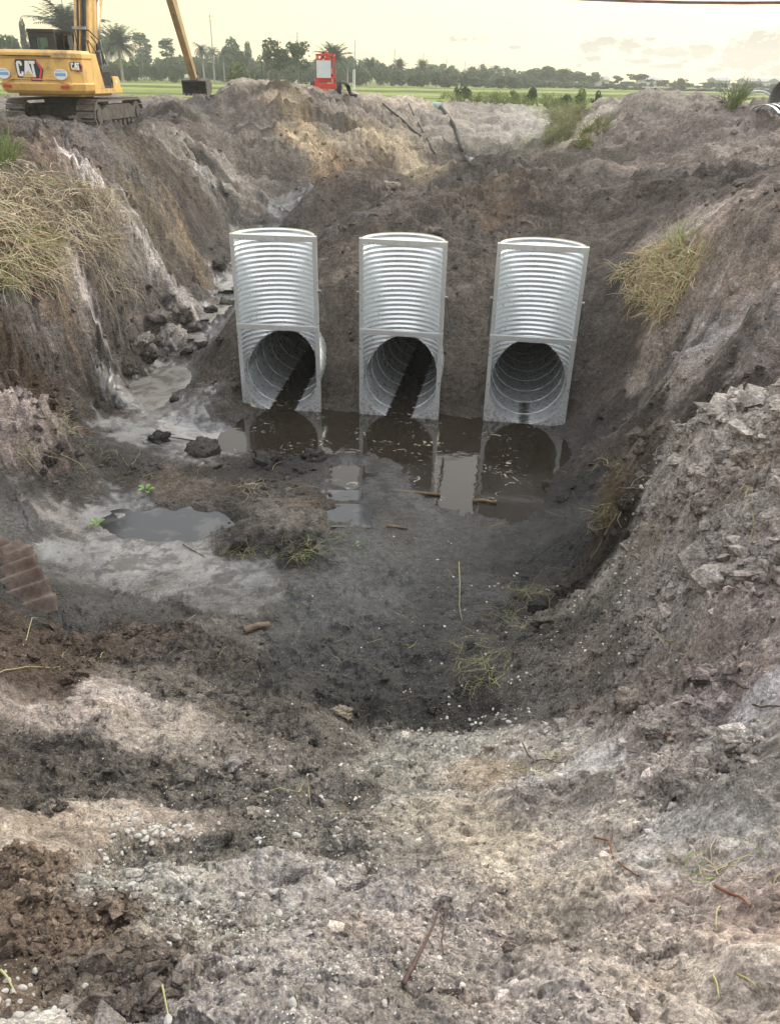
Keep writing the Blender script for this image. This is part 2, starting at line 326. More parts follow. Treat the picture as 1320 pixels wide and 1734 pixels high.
# what the ground is made of: pixel, seen colour, wet, lump height, pebbles
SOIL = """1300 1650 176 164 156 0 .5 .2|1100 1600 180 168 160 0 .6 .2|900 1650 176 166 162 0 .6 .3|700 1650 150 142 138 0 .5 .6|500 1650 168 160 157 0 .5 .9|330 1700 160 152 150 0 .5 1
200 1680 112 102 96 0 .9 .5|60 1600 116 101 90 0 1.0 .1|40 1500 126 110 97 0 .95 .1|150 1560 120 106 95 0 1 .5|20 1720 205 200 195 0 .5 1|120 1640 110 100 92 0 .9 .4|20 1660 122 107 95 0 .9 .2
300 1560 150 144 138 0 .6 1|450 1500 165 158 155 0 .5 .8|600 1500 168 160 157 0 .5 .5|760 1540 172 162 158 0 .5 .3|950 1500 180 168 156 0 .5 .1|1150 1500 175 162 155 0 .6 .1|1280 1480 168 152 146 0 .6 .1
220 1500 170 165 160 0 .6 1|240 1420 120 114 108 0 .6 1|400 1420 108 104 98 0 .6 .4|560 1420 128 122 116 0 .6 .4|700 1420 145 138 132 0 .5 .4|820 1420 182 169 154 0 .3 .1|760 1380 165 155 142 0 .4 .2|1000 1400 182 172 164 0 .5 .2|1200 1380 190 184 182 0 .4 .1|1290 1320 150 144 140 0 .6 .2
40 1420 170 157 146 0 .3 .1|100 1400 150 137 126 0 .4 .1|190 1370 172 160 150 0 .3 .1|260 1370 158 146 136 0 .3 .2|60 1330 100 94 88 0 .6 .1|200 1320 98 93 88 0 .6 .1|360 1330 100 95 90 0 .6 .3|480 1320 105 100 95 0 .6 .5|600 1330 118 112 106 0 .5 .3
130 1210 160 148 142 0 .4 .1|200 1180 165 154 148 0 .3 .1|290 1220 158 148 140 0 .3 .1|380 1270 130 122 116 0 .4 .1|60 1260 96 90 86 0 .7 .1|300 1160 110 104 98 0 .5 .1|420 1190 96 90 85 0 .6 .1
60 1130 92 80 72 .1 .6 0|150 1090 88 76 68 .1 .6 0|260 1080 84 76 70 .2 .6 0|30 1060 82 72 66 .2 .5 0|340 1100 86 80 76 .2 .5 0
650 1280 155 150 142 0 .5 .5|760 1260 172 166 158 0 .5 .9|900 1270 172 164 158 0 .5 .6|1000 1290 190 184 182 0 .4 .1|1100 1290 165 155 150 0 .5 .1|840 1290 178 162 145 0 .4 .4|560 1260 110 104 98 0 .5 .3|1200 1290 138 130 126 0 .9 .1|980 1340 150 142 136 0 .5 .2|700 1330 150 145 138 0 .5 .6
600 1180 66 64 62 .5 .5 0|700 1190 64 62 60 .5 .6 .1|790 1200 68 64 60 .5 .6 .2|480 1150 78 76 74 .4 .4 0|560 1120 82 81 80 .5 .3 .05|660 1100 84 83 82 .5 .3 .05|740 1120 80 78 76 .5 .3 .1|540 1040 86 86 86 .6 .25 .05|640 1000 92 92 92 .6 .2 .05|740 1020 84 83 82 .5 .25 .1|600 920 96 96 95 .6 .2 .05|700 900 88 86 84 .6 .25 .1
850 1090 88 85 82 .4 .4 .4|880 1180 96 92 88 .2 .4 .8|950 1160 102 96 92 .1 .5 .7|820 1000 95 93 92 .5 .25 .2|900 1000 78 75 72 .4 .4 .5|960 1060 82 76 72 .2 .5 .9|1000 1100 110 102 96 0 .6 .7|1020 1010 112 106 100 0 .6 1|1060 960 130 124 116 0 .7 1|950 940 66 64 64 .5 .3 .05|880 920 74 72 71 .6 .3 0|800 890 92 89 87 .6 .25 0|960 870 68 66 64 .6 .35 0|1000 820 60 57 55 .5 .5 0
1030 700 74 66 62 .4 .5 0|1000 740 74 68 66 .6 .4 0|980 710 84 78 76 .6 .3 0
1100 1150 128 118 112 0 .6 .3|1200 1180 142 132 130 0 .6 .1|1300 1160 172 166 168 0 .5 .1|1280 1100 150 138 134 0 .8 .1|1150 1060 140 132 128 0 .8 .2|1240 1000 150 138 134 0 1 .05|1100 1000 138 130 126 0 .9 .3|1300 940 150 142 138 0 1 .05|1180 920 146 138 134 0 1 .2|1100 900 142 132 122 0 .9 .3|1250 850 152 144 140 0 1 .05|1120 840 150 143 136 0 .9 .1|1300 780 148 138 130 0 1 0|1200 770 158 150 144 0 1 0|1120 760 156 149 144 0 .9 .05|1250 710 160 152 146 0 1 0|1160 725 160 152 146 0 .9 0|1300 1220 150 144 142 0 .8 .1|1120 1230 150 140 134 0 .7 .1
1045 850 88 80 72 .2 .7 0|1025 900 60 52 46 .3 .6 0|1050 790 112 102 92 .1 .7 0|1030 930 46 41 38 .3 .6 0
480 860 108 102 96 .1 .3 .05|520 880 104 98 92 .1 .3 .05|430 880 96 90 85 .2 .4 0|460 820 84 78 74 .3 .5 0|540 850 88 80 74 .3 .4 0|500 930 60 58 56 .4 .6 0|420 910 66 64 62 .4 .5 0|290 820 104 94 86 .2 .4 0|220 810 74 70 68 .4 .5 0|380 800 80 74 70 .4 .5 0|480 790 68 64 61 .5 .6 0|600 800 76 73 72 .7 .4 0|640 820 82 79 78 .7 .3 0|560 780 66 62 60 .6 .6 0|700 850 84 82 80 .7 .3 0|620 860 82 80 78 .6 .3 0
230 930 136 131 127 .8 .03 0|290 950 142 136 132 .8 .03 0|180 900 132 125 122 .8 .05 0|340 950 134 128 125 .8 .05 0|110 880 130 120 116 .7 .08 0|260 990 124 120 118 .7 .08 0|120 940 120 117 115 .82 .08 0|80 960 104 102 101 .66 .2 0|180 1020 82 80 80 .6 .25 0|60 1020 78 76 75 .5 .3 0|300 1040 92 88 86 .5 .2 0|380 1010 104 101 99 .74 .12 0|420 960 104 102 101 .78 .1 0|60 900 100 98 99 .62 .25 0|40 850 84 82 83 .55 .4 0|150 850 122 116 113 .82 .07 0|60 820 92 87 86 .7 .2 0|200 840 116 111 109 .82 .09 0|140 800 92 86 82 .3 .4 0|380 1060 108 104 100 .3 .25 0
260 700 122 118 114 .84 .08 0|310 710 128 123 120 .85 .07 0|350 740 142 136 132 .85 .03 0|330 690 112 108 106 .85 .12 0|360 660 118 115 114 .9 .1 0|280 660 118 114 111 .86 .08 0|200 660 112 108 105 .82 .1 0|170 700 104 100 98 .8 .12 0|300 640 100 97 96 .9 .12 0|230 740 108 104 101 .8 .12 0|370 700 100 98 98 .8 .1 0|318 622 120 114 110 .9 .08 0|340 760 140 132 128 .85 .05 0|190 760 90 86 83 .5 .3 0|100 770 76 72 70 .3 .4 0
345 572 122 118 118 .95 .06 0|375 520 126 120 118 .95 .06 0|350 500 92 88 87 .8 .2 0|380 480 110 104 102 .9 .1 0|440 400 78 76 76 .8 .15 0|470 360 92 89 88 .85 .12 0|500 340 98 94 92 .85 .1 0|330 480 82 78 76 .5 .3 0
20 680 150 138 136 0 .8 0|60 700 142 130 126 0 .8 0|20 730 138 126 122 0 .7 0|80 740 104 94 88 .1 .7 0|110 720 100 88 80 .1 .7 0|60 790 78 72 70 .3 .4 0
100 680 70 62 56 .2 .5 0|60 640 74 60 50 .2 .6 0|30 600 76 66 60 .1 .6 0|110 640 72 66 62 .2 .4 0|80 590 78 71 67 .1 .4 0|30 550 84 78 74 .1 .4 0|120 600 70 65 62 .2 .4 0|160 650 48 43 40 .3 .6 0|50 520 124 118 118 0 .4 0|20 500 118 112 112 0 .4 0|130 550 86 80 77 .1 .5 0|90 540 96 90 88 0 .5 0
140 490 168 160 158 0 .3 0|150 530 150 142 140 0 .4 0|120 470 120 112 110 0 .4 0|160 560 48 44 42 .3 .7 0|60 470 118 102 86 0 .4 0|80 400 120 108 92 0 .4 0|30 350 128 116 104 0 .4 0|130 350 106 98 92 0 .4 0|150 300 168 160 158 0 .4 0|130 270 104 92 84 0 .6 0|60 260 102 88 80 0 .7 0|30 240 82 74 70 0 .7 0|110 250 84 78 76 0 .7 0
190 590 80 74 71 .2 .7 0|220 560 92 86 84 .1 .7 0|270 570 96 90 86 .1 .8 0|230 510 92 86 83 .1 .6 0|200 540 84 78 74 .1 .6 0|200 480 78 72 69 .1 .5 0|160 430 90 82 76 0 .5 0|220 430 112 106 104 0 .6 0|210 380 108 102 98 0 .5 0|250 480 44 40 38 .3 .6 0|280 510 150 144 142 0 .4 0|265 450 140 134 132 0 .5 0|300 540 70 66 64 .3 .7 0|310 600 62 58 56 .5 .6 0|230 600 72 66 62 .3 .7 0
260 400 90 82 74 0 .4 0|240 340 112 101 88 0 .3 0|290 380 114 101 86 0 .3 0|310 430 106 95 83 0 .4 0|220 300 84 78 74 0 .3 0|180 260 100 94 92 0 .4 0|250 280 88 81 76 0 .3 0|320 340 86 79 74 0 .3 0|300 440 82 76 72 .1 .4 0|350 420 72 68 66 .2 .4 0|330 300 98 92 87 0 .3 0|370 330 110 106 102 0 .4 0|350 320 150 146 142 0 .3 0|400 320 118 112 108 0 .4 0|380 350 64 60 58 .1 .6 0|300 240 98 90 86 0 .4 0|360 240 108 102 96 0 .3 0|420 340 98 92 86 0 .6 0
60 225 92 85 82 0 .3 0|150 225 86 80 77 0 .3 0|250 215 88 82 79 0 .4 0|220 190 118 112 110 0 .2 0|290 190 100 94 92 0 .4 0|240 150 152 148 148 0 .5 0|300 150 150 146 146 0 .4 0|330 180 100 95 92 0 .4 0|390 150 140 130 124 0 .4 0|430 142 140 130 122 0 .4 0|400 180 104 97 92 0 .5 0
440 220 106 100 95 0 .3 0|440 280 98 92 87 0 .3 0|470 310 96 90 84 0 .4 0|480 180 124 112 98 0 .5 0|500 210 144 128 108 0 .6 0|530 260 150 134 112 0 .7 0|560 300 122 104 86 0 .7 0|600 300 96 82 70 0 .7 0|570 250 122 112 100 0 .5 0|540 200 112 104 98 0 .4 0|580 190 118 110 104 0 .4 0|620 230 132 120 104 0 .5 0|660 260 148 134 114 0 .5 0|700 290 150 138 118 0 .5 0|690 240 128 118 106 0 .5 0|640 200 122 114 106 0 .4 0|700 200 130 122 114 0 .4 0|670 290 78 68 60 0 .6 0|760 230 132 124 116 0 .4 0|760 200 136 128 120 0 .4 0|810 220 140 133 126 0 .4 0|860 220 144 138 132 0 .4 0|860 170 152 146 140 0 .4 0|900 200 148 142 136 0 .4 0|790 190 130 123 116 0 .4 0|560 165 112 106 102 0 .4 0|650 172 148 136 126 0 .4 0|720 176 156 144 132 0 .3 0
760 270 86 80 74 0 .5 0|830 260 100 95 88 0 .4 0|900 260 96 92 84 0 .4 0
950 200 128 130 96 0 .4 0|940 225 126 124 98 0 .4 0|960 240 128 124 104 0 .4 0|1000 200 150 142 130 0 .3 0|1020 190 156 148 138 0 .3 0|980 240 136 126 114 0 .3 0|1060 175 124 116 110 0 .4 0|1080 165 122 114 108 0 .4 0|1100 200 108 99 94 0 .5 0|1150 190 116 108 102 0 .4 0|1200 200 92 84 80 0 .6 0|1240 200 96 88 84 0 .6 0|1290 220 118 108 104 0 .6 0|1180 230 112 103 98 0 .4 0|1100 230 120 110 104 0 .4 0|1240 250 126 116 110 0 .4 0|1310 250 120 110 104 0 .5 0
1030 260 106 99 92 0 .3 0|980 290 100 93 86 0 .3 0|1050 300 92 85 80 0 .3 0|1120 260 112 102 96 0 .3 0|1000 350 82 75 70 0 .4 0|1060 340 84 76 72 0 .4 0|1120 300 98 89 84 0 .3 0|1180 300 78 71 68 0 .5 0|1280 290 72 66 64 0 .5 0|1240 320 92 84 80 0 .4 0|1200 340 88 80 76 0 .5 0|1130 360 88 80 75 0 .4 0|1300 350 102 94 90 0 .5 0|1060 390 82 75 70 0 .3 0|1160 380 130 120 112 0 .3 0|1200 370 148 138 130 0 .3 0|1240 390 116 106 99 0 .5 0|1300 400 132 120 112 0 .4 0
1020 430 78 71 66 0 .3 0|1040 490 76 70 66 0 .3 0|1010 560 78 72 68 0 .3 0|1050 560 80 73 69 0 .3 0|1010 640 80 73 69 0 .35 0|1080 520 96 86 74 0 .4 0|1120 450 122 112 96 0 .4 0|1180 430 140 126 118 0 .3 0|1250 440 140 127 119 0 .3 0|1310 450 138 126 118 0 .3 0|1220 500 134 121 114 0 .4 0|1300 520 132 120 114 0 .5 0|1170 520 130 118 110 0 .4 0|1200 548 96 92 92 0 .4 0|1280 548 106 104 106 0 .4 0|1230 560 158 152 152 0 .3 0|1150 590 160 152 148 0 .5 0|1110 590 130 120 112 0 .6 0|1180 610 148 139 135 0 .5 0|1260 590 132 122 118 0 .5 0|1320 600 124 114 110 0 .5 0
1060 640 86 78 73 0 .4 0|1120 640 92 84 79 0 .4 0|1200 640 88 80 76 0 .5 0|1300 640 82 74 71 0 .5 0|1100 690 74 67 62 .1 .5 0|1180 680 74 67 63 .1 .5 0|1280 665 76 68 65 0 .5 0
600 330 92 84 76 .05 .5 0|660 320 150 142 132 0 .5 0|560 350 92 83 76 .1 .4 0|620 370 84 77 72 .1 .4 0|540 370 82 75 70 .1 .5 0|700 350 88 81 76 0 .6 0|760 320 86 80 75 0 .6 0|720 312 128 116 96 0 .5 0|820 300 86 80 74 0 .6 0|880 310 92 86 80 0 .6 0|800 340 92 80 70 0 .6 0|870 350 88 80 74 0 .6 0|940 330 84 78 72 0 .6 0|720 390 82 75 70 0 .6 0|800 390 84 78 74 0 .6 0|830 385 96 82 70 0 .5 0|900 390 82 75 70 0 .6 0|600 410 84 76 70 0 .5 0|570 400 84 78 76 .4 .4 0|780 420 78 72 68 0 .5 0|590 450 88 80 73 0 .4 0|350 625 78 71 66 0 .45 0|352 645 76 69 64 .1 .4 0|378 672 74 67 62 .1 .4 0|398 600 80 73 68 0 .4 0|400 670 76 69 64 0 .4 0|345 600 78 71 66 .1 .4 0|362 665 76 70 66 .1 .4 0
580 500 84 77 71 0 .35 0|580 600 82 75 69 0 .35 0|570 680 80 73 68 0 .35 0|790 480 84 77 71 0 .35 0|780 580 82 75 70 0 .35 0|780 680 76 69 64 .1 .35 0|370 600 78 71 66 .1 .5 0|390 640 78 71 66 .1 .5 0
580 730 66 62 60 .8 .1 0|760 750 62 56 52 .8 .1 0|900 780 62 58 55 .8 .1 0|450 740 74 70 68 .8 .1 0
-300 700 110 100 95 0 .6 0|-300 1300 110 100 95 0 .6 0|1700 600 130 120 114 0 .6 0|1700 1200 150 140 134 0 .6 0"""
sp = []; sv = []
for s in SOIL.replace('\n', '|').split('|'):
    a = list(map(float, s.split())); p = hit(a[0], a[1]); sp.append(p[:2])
    gk = 1 + .30 * float(np.clip((math.hypot(p[0], p[1]) - 8.5) / 6, 0, 1)); sv.append([c_ * gk for c_ in lin(a[2:5])] + a[5:8])  # soil colour lightened with distance to offset the weaker light in the pit
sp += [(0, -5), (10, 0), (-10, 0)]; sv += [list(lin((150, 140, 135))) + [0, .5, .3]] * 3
FIELD = list(lin((118, 132, 62))) + [0, .5, 0]
sp = np.array(sp); sv = np.array(sv)
st, sr = polar(sp[:, 0], sp[:, 1]); SA = emb(st, sr)
def soil_eval(Q):
    out = []
    for i in range(0, len(Q), 20000):
        q = Q[i:i + 20000]; d2 = ((q[:, None] - SA[None]) ** 2).sum(-1) + 1e-5
        wgt = d2 ** -2.9; out.append((wgt @ sv) / wgt.sum(1, keepdims=True))
    return np.concatenate(out)
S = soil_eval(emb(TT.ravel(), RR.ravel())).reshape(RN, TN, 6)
# ---------------------------------------------------------------- ground mesh
R0 = 62.0
th = np.concatenate([np.linspace(-math.pi, -R_(60), 40, endpoint=False), np.linspace(-R_(60), -R_(33), 90, endpoint=False),
                     np.linspace(-R_(33), R_(33), QT, endpoint=False), np.linspace(R_(33), R_(60), 90, endpoint=False), np.linspace(R_(60), math.pi, 40, endpoint=False)])
lr = np.concatenate([np.log([.02, .12, .2, .25, .3]), np.linspace(math.log(.33), math.log(R0), QR)])
T2, L2 = np.meshgrid(th, lr); RAD = np.exp(L2)
X = (RAD * np.sin(T2)).astype(np.float32); Y = (RAD * np.cos(T2)).astype(np.float32)
def detail(X, Y):
    """height with every relief the mesh can carry, and soil values (colour3, wet, lump, pebble)"""
    t, r = polar(X, Y); rad = np.exp(r); far_ = ss(8, 20, rad)
    wx = pn(X * .9, Y * .9, 51); wy = pn(X * .9, Y * .9, 52); s = np.clip(rad * .028, .02, .6)
    w2x = pn(X * 3.1, Y * 3.1, 53); w2y = pn(X * 3.1, Y * 3.1, 54)
    f9 = np.clip(9 / rad * 2.2, 1.2, 16); w3x = pn(X * f9 * 0 + X * 8.3, Y * 8.3, 55); w3y = pn(X * 8.3, Y * 8.3, 56); w4 = pn(X * 21, Y * 21, 57) * ss(9, 5, rad); w0x = pn(X * .35, Y * .35, 58) * far_; w0y = pn(X * .35, Y * .35, 59) * far_
    Xw = X + s * (wx + .6 * w2x + .5 * w3x + .35 * w4 + .8 * w0x); Yw = Y + s * (wy + .6 * w2y + .5 * w3y + .35 * w4 + .8 * w0y)
    tw, rw = polar(Xw, Yw)
    z = bil(G, t, r) * .5 + bil(G, *polar(X + .6 * s * wx, Y + .6 * s * wy)) * .5
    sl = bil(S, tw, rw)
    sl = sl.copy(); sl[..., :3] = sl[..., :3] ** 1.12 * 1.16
    wet = sl[..., 3]; lump = sl[..., 4]; lm = .22 + .85 * lump
    e = .004
    gx = (bil(G, t + e, r) - bil(G, t - e, r)) / (2 * e) / rad; gr = (bil(G, t, r + e) - bil(G, t, r - e)) / (2 * e) / rad
    slope = ss(.15, .7, np.hypot(gx, gr))
    vis = lambda lam: ss(1.4, 3.0, lam / (rad * .0048))
    near_pool = ss(.0, .5, np.abs(z - .02))
    dry = 1 - .85 * ss(.55, .85, wet)
    # humps of tipped and churned soil
    far = ss(10, 24, rad)
    z = z + far * (.62 * lump * pn(X * .42, Y * .42, 1) + .55 * lump * (.55 - np.abs(pn(X * .8 + 3, Y * .8, 2))) ) * dry
    z = z + (.16 + .10 * far) * lump * (pn(X * 1.3, Y * 1.3, 3) - .7 * np.abs(pn(X * 1.1, Y * 1.1, 13))) * dry * near_pool
    z = z + .10 * lump * (pn(X * 3.1, Y * 3.1, 4) - .6 * np.abs(pn(X * 2.3, Y * 2.3, 14))) * dry * near_pool * (1 + .8 * far)
    z = z - far_ * .5 * np.exp(-((X - 4.2) / 6.5) ** 2 - ((Y - 29) / 7.5) ** 2)
    for (mx_, my_, mr, mh) in MOUNDS:
        dd = np.hypot(X - mx_, Y - my_) / mr * (1 + .35 * pn(X * .7 + mx_, Y * .7, 15) + .15 * pn(X * 2 + mx_, Y * 2, 16)); z = z + mh * np.clip(1 - dd, 0, 1) ** .9
    # rills down the long spoil slopes (run towards the pit)
    lft = (X < 9) & (rad > 14)
    u = X * .80 + Y * .60; v = X * -.60 + Y * .80
    ril = (.5 - np.abs(pn(v * 1.15 + .3 * wx, u * .16, 5))) + .6 * (.5 - np.abs(pn(v * 2.9, u * .35, 6)))
    u2 = X * -.85 + Y * .5; v2 = X * .5 + Y * .85
    ril2 = (.5 - np.abs(pn(v2 * 1.3, u2 * .2, 8))) + .5 * (.5 - np.abs(pn(v2 * 3.1, u2 * .4, 9)))
    fx = ss(2.5, 6, X)
    z = z + slope * ss(17, 27, rad) * ss(.9, 2.2, z) * .8 * ((1 - fx) * ril + fx * .7 * ril2)
    stk_ = slope * far * ss(.9, 2.2, z) * ((1 - fx) * (pn(v * 1.9 + .25 * wx, u * .13, 17) + .6 * pn(v * 5.1 + .25 * w2x, u * .3, 18)) + fx * .6 * pn(v2 * 2.1, u2 * .2, 19))
    sl = sl.copy(); sl[..., :3] *= np.clip(1 + .9 * stk_, .45, 1.9)[..., None]
    # eroded ledges on the near left bank: stepped, undercut-looking
    bank = ss(-3.6, -4.6, X) * ss(9.5, 11.5, rad) * ss(26, 20, rad)
    q = z * 2.6 + 1.4 * pn(X * .8, Y * .8, 21) + .5 * pn(X * 2.7, Y * 2.7, 22)
    stp = np.floor(q) + ss(.30, .70, q - np.floor(q)); z = z + bank * .9 * (stp - q) / 2.6 * ss(.15, .7, z)
    # same, gentler, on the right-hand cut bank
    bank2 = ss(3.6, 4.6, X) * ss(8.5, 9.5, rad) * ss(15, 13, rad)
    z = z + bank2 * .5 * (stp - q) / 2.6
    # bucket-sheared steps on the spoil behind
    bank3 = ss(17, 22, rad) * ss(-1, 2, X)
    q3 = z * 1.5 + 1.2 * pn(X * .35, Y * .35, 23) + .35 * pn(X * 1.3, Y * 1.3, 24)
    z = z + bank3 * .6 * ((np.floor(q3) + ss(.3, .7, q3 - np.floor(q3))) - q3) / 1.5
    # clods
    for lam, amp, sd in ((.8, .12, 30), (.42, .12, 31), (.2, .085, 32), (.105, .052, 33), (.055, .030, 34), (.028, .016, 35), (.015, .008, 36)):
        v_ = vis(lam)
        if v_.max() <= 0: continue
        d, c = worley(Xw / lam + .3 * w2x, Yw / lam + .3 * w2y, sd)
        big = ss(.2, .95, c) * np.clip(1 - (d / .62) ** 2, 0, 1) ** .38
        patch = .35 + .65 * ss(-.3, .5, pn(X * 1.1 / max(lam * 3, .3), Y * 1.1 / max(lam * 3, .3), sd + 40))
        z = z + amp * lm * big * v_ * patch * dry * (.4 + .6 * near_pool) * (1 if lam < .4 else ss(2.0, 7, rad)) * (1 + .5 * far)
    for lam, amp, sd in ((.6, .05, 41), (.27, .034, 42), (.12, .021, 43), (.055, .012, 44), (.026, .007, 45), (.013, .004, 46)):
        a = pn(X / lam, Y / lam, sd); v_ = vis(lam)
        z = z + amp * 1.25 * (.2 + lm) * (a - 1.1 * np.abs(a)) * v_ * dry * (.5 + .5 * near_pool)
    # splash texture of the wet silt: low, smeared ridges
    wm = ss(.5, .8, wet)
    z = z + wm * .012 * (np.abs(pn(X * 2.2 + 2 * wx, Y * 6, 61)) - .2) + wm * .02 * ss(.25, .6, pn(X * 3.7, Y * 5.5, 62)) * ss(.05, .15, lump) + wm * .022 * ss(.30, .62, pn(X * 2.6 + wx, Y * 4.2, 63)) - wm * .008
    for (hx, hy, rx, ry, dp, hz) in POOLS:
        wq = ((X - hx) / rx) ** 2 + ((Y - hy) / ry) ** 2 + .7 * pn(X * 4, Y * 4, 92)
        k_ = ss(1.9, .6, wq); z = z * (1 - k_) + (hz - dp) * k_
    # hollows
    for (hx, hy, hr, hd) in HOLES:
        d2 = ((X - hx) ** 2 + (Y - hy) ** 2) / hr ** 2
        z = z - hd * np.exp(-d2 * 1.5) * (d2 < 6)
    return z, sl
HOLES = []; POOLS = []; MOUNDS = []
for (px, py, D_, mr, mh) in ((600, 335, 30, 2.8, .9), (730, 312, 33.5, 2.4, .8), (865, 296, 32, 3.2, .75), (905, 335, 28, 2.6, .9), (660, 372, 25, 2.3, .7), (765, 352, 26.5, 2.4, .8), (555, 352, 28, 2.2, .8), (845, 380, 23, 2.0, .6), (705, 398, 21.3, 1.7, .5), (945, 305, 31, 2.4, .8), (600, 445, 17.4, 1.1, .35), (700, 330, 30, 1.8, .7), (800, 325, 30.5, 1.9, .5), (625, 400, 21, 1.5, .45), (930, 375, 24, 2, .6),
                         (1180, 205, 32, 2.5, .3), (1240, 200, 30, 2.0, .3), (1120, 215, 33, 2.2, .4), (1215, 385, 13.0, 1.3, .25), (240, 245, 24, 2.2, .25), (330, 185, 34, 2.4, .5)):
    p_ = atD(px, py, D_); MOUNDS.append((p_[0], p_[1], mr, mh * (1.05 if 500 < px < 960 else 1)))
for (px, py, rx, ry, dp) in ((300, 884, .75, .42, .10), (572, 870, .20, .14, .08), (590, 802, .34, .42, .09), (568, 842, .16, .12, .06)):
    p_ = hit(px, py); POOLS.append((p_[0], p_[1], rx, ry, dp, float(h0(p_[:1], p_[1:2])[0])))
for (px, py, hr, hd) in ((1160, 1012, .04, .12), (1255, 880, .09, .12), (1300, 760, .12, .15), (868, 1612, .03, .05), (940, 1610, .04, .05), (840, 1480, .04, .04), (1090, 1690, .03, .04),
                         (262, 484, .28, .5), (152, 560, .25, .5), (160, 640, .35, .5), (375, 325, .5, .5), (362, 395, .4, .5), (600, 300, .8, .6), (670, 290, .7, .5), (1035, 915, .16, .35), (1075, 905, .12, .3), (390, 1300, .05, .05), (430, 1300, .05, .04), (1290, 1650, .1, .1), (1270, 1270, .12, .1)):
    p_ = hit(px, py); HOLES.append((p_[0], p_[1], hr, hd))
Zg, Sg = detail(X, Y)
blend = ss(56, R0, RAD)
Zf = 3.9 + .10 * pn(X * .25, Y * .25, 71) + .04 * pn(X * 1.1, Y * 1.1, 72)
Zg = Zg * (1 - blend) + Zf * blend
# height lookup for everything that stands on the ground
def hq(x, y):
    x = np.atleast_1d(np.asarray(x, np.float32)); y = np.atleast_1d(np.asarray(y, np.float32))
    t, r = polar(x, y)
    i = np.clip(np.searchsorted(th, t) - 1, 0, len(th) - 2); j = np.clip(np.searchsorted(lr, r) - 1, 0, len(lr) - 2)
    a = np.clip((t - th[i]) / (th[i + 1] - th[i]), 0, 1); b = np.clip((r - lr[j]) / (lr[j + 1] - lr[j]), 0, 1)
    z = (Zg[j, i] * (1 - a) + Zg[j, i + 1] * a) * (1 - b) + (Zg[j + 1, i] * (1 - a) + Zg[j + 1, i + 1] * a) * b
    return np.where(np.exp(r) > R0, 3.9, z)
def ghit(px, py): return hit(px, py, hq)
def grid_faces(nr, nt, wrap=True):
    i = np.arange(nr - 1)[:, None] * nt; j = np.arange(nt if wrap else nt - 1)[None]; j1 = (j + 1) % nt
    return np.stack([i + j, i + nt + j, i + nt + j1, i + j1], -1).reshape(-1, 4)
# grass cover: the field beyond the pit, the overgrown notch in the rim
gr = ss(52, 58, RAD + 3 * pn(X * .3, Y * .3, 73)) * ss(-2.2, -.3, Zf - 3.9 - .25 * np.abs(Zg - 3.9) * 4)
notch = np.exp(-(((X - 13.0) / 3.2) ** 2 + ((Y - 50.0) / 7.0) ** 2))
gr = np.clip(np.maximum(ss(54, 60, RAD + 2 * pn(X * .4, Y * .4, 74)), ss(.35, .8, notch + .3 * pn(X * 1.3, Y * 1.3, 75))), 0, 1)
vv = np.stack([X, Y, Zg], -1).reshape(-1, 3)
gf = grid_faces(len(lr), len(th)); gc = vv[gf].mean(1); kill = np.zeros(len(gf), bool)
for i_ in range(3):
    lx, ly = ris_local(i_, gc[:, 0], gc[:, 1]); zc_ = RIS[i_][3]
    kill |= (lx ** 2 + (gc[:, 2] - zc_) ** 2 < (RR_ - .01) ** 2) & (ly > .0) & (ly < 9) & (gc[:, 2] > zc_ - RR_ + .0)
    kill |= (lx ** 2 + ly ** 2 < (RR_ - .01) ** 2) & (ly > .0)
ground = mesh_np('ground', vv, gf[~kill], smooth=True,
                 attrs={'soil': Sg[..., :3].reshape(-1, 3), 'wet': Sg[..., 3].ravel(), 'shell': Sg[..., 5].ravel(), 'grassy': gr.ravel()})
tag(ground, kind='structure')
# the field to the horizon
lf = np.concatenate([np.linspace(math.log(R0), math.log(300), 150), np.linspace(math.log(305), math.log(640), 20)])
T3, L3 = np.meshgrid(th, lf); RF = np.exp(L3); XF = RF * np.sin(T3); YF = RF * np.cos(T3)
ZF = 3.9 + (.10 * pn(XF * .25, YF * .25, 71) + .04 * pn(XF * 1.1, YF * 1.1, 72)) * ss(400, 100, RF)
field = mesh_np('field', np.stack([XF, YF, ZF], -1).reshape(-1, 3), grid_faces(len(lf), len(th)), smooth=True)
tag(field, kind='structure')

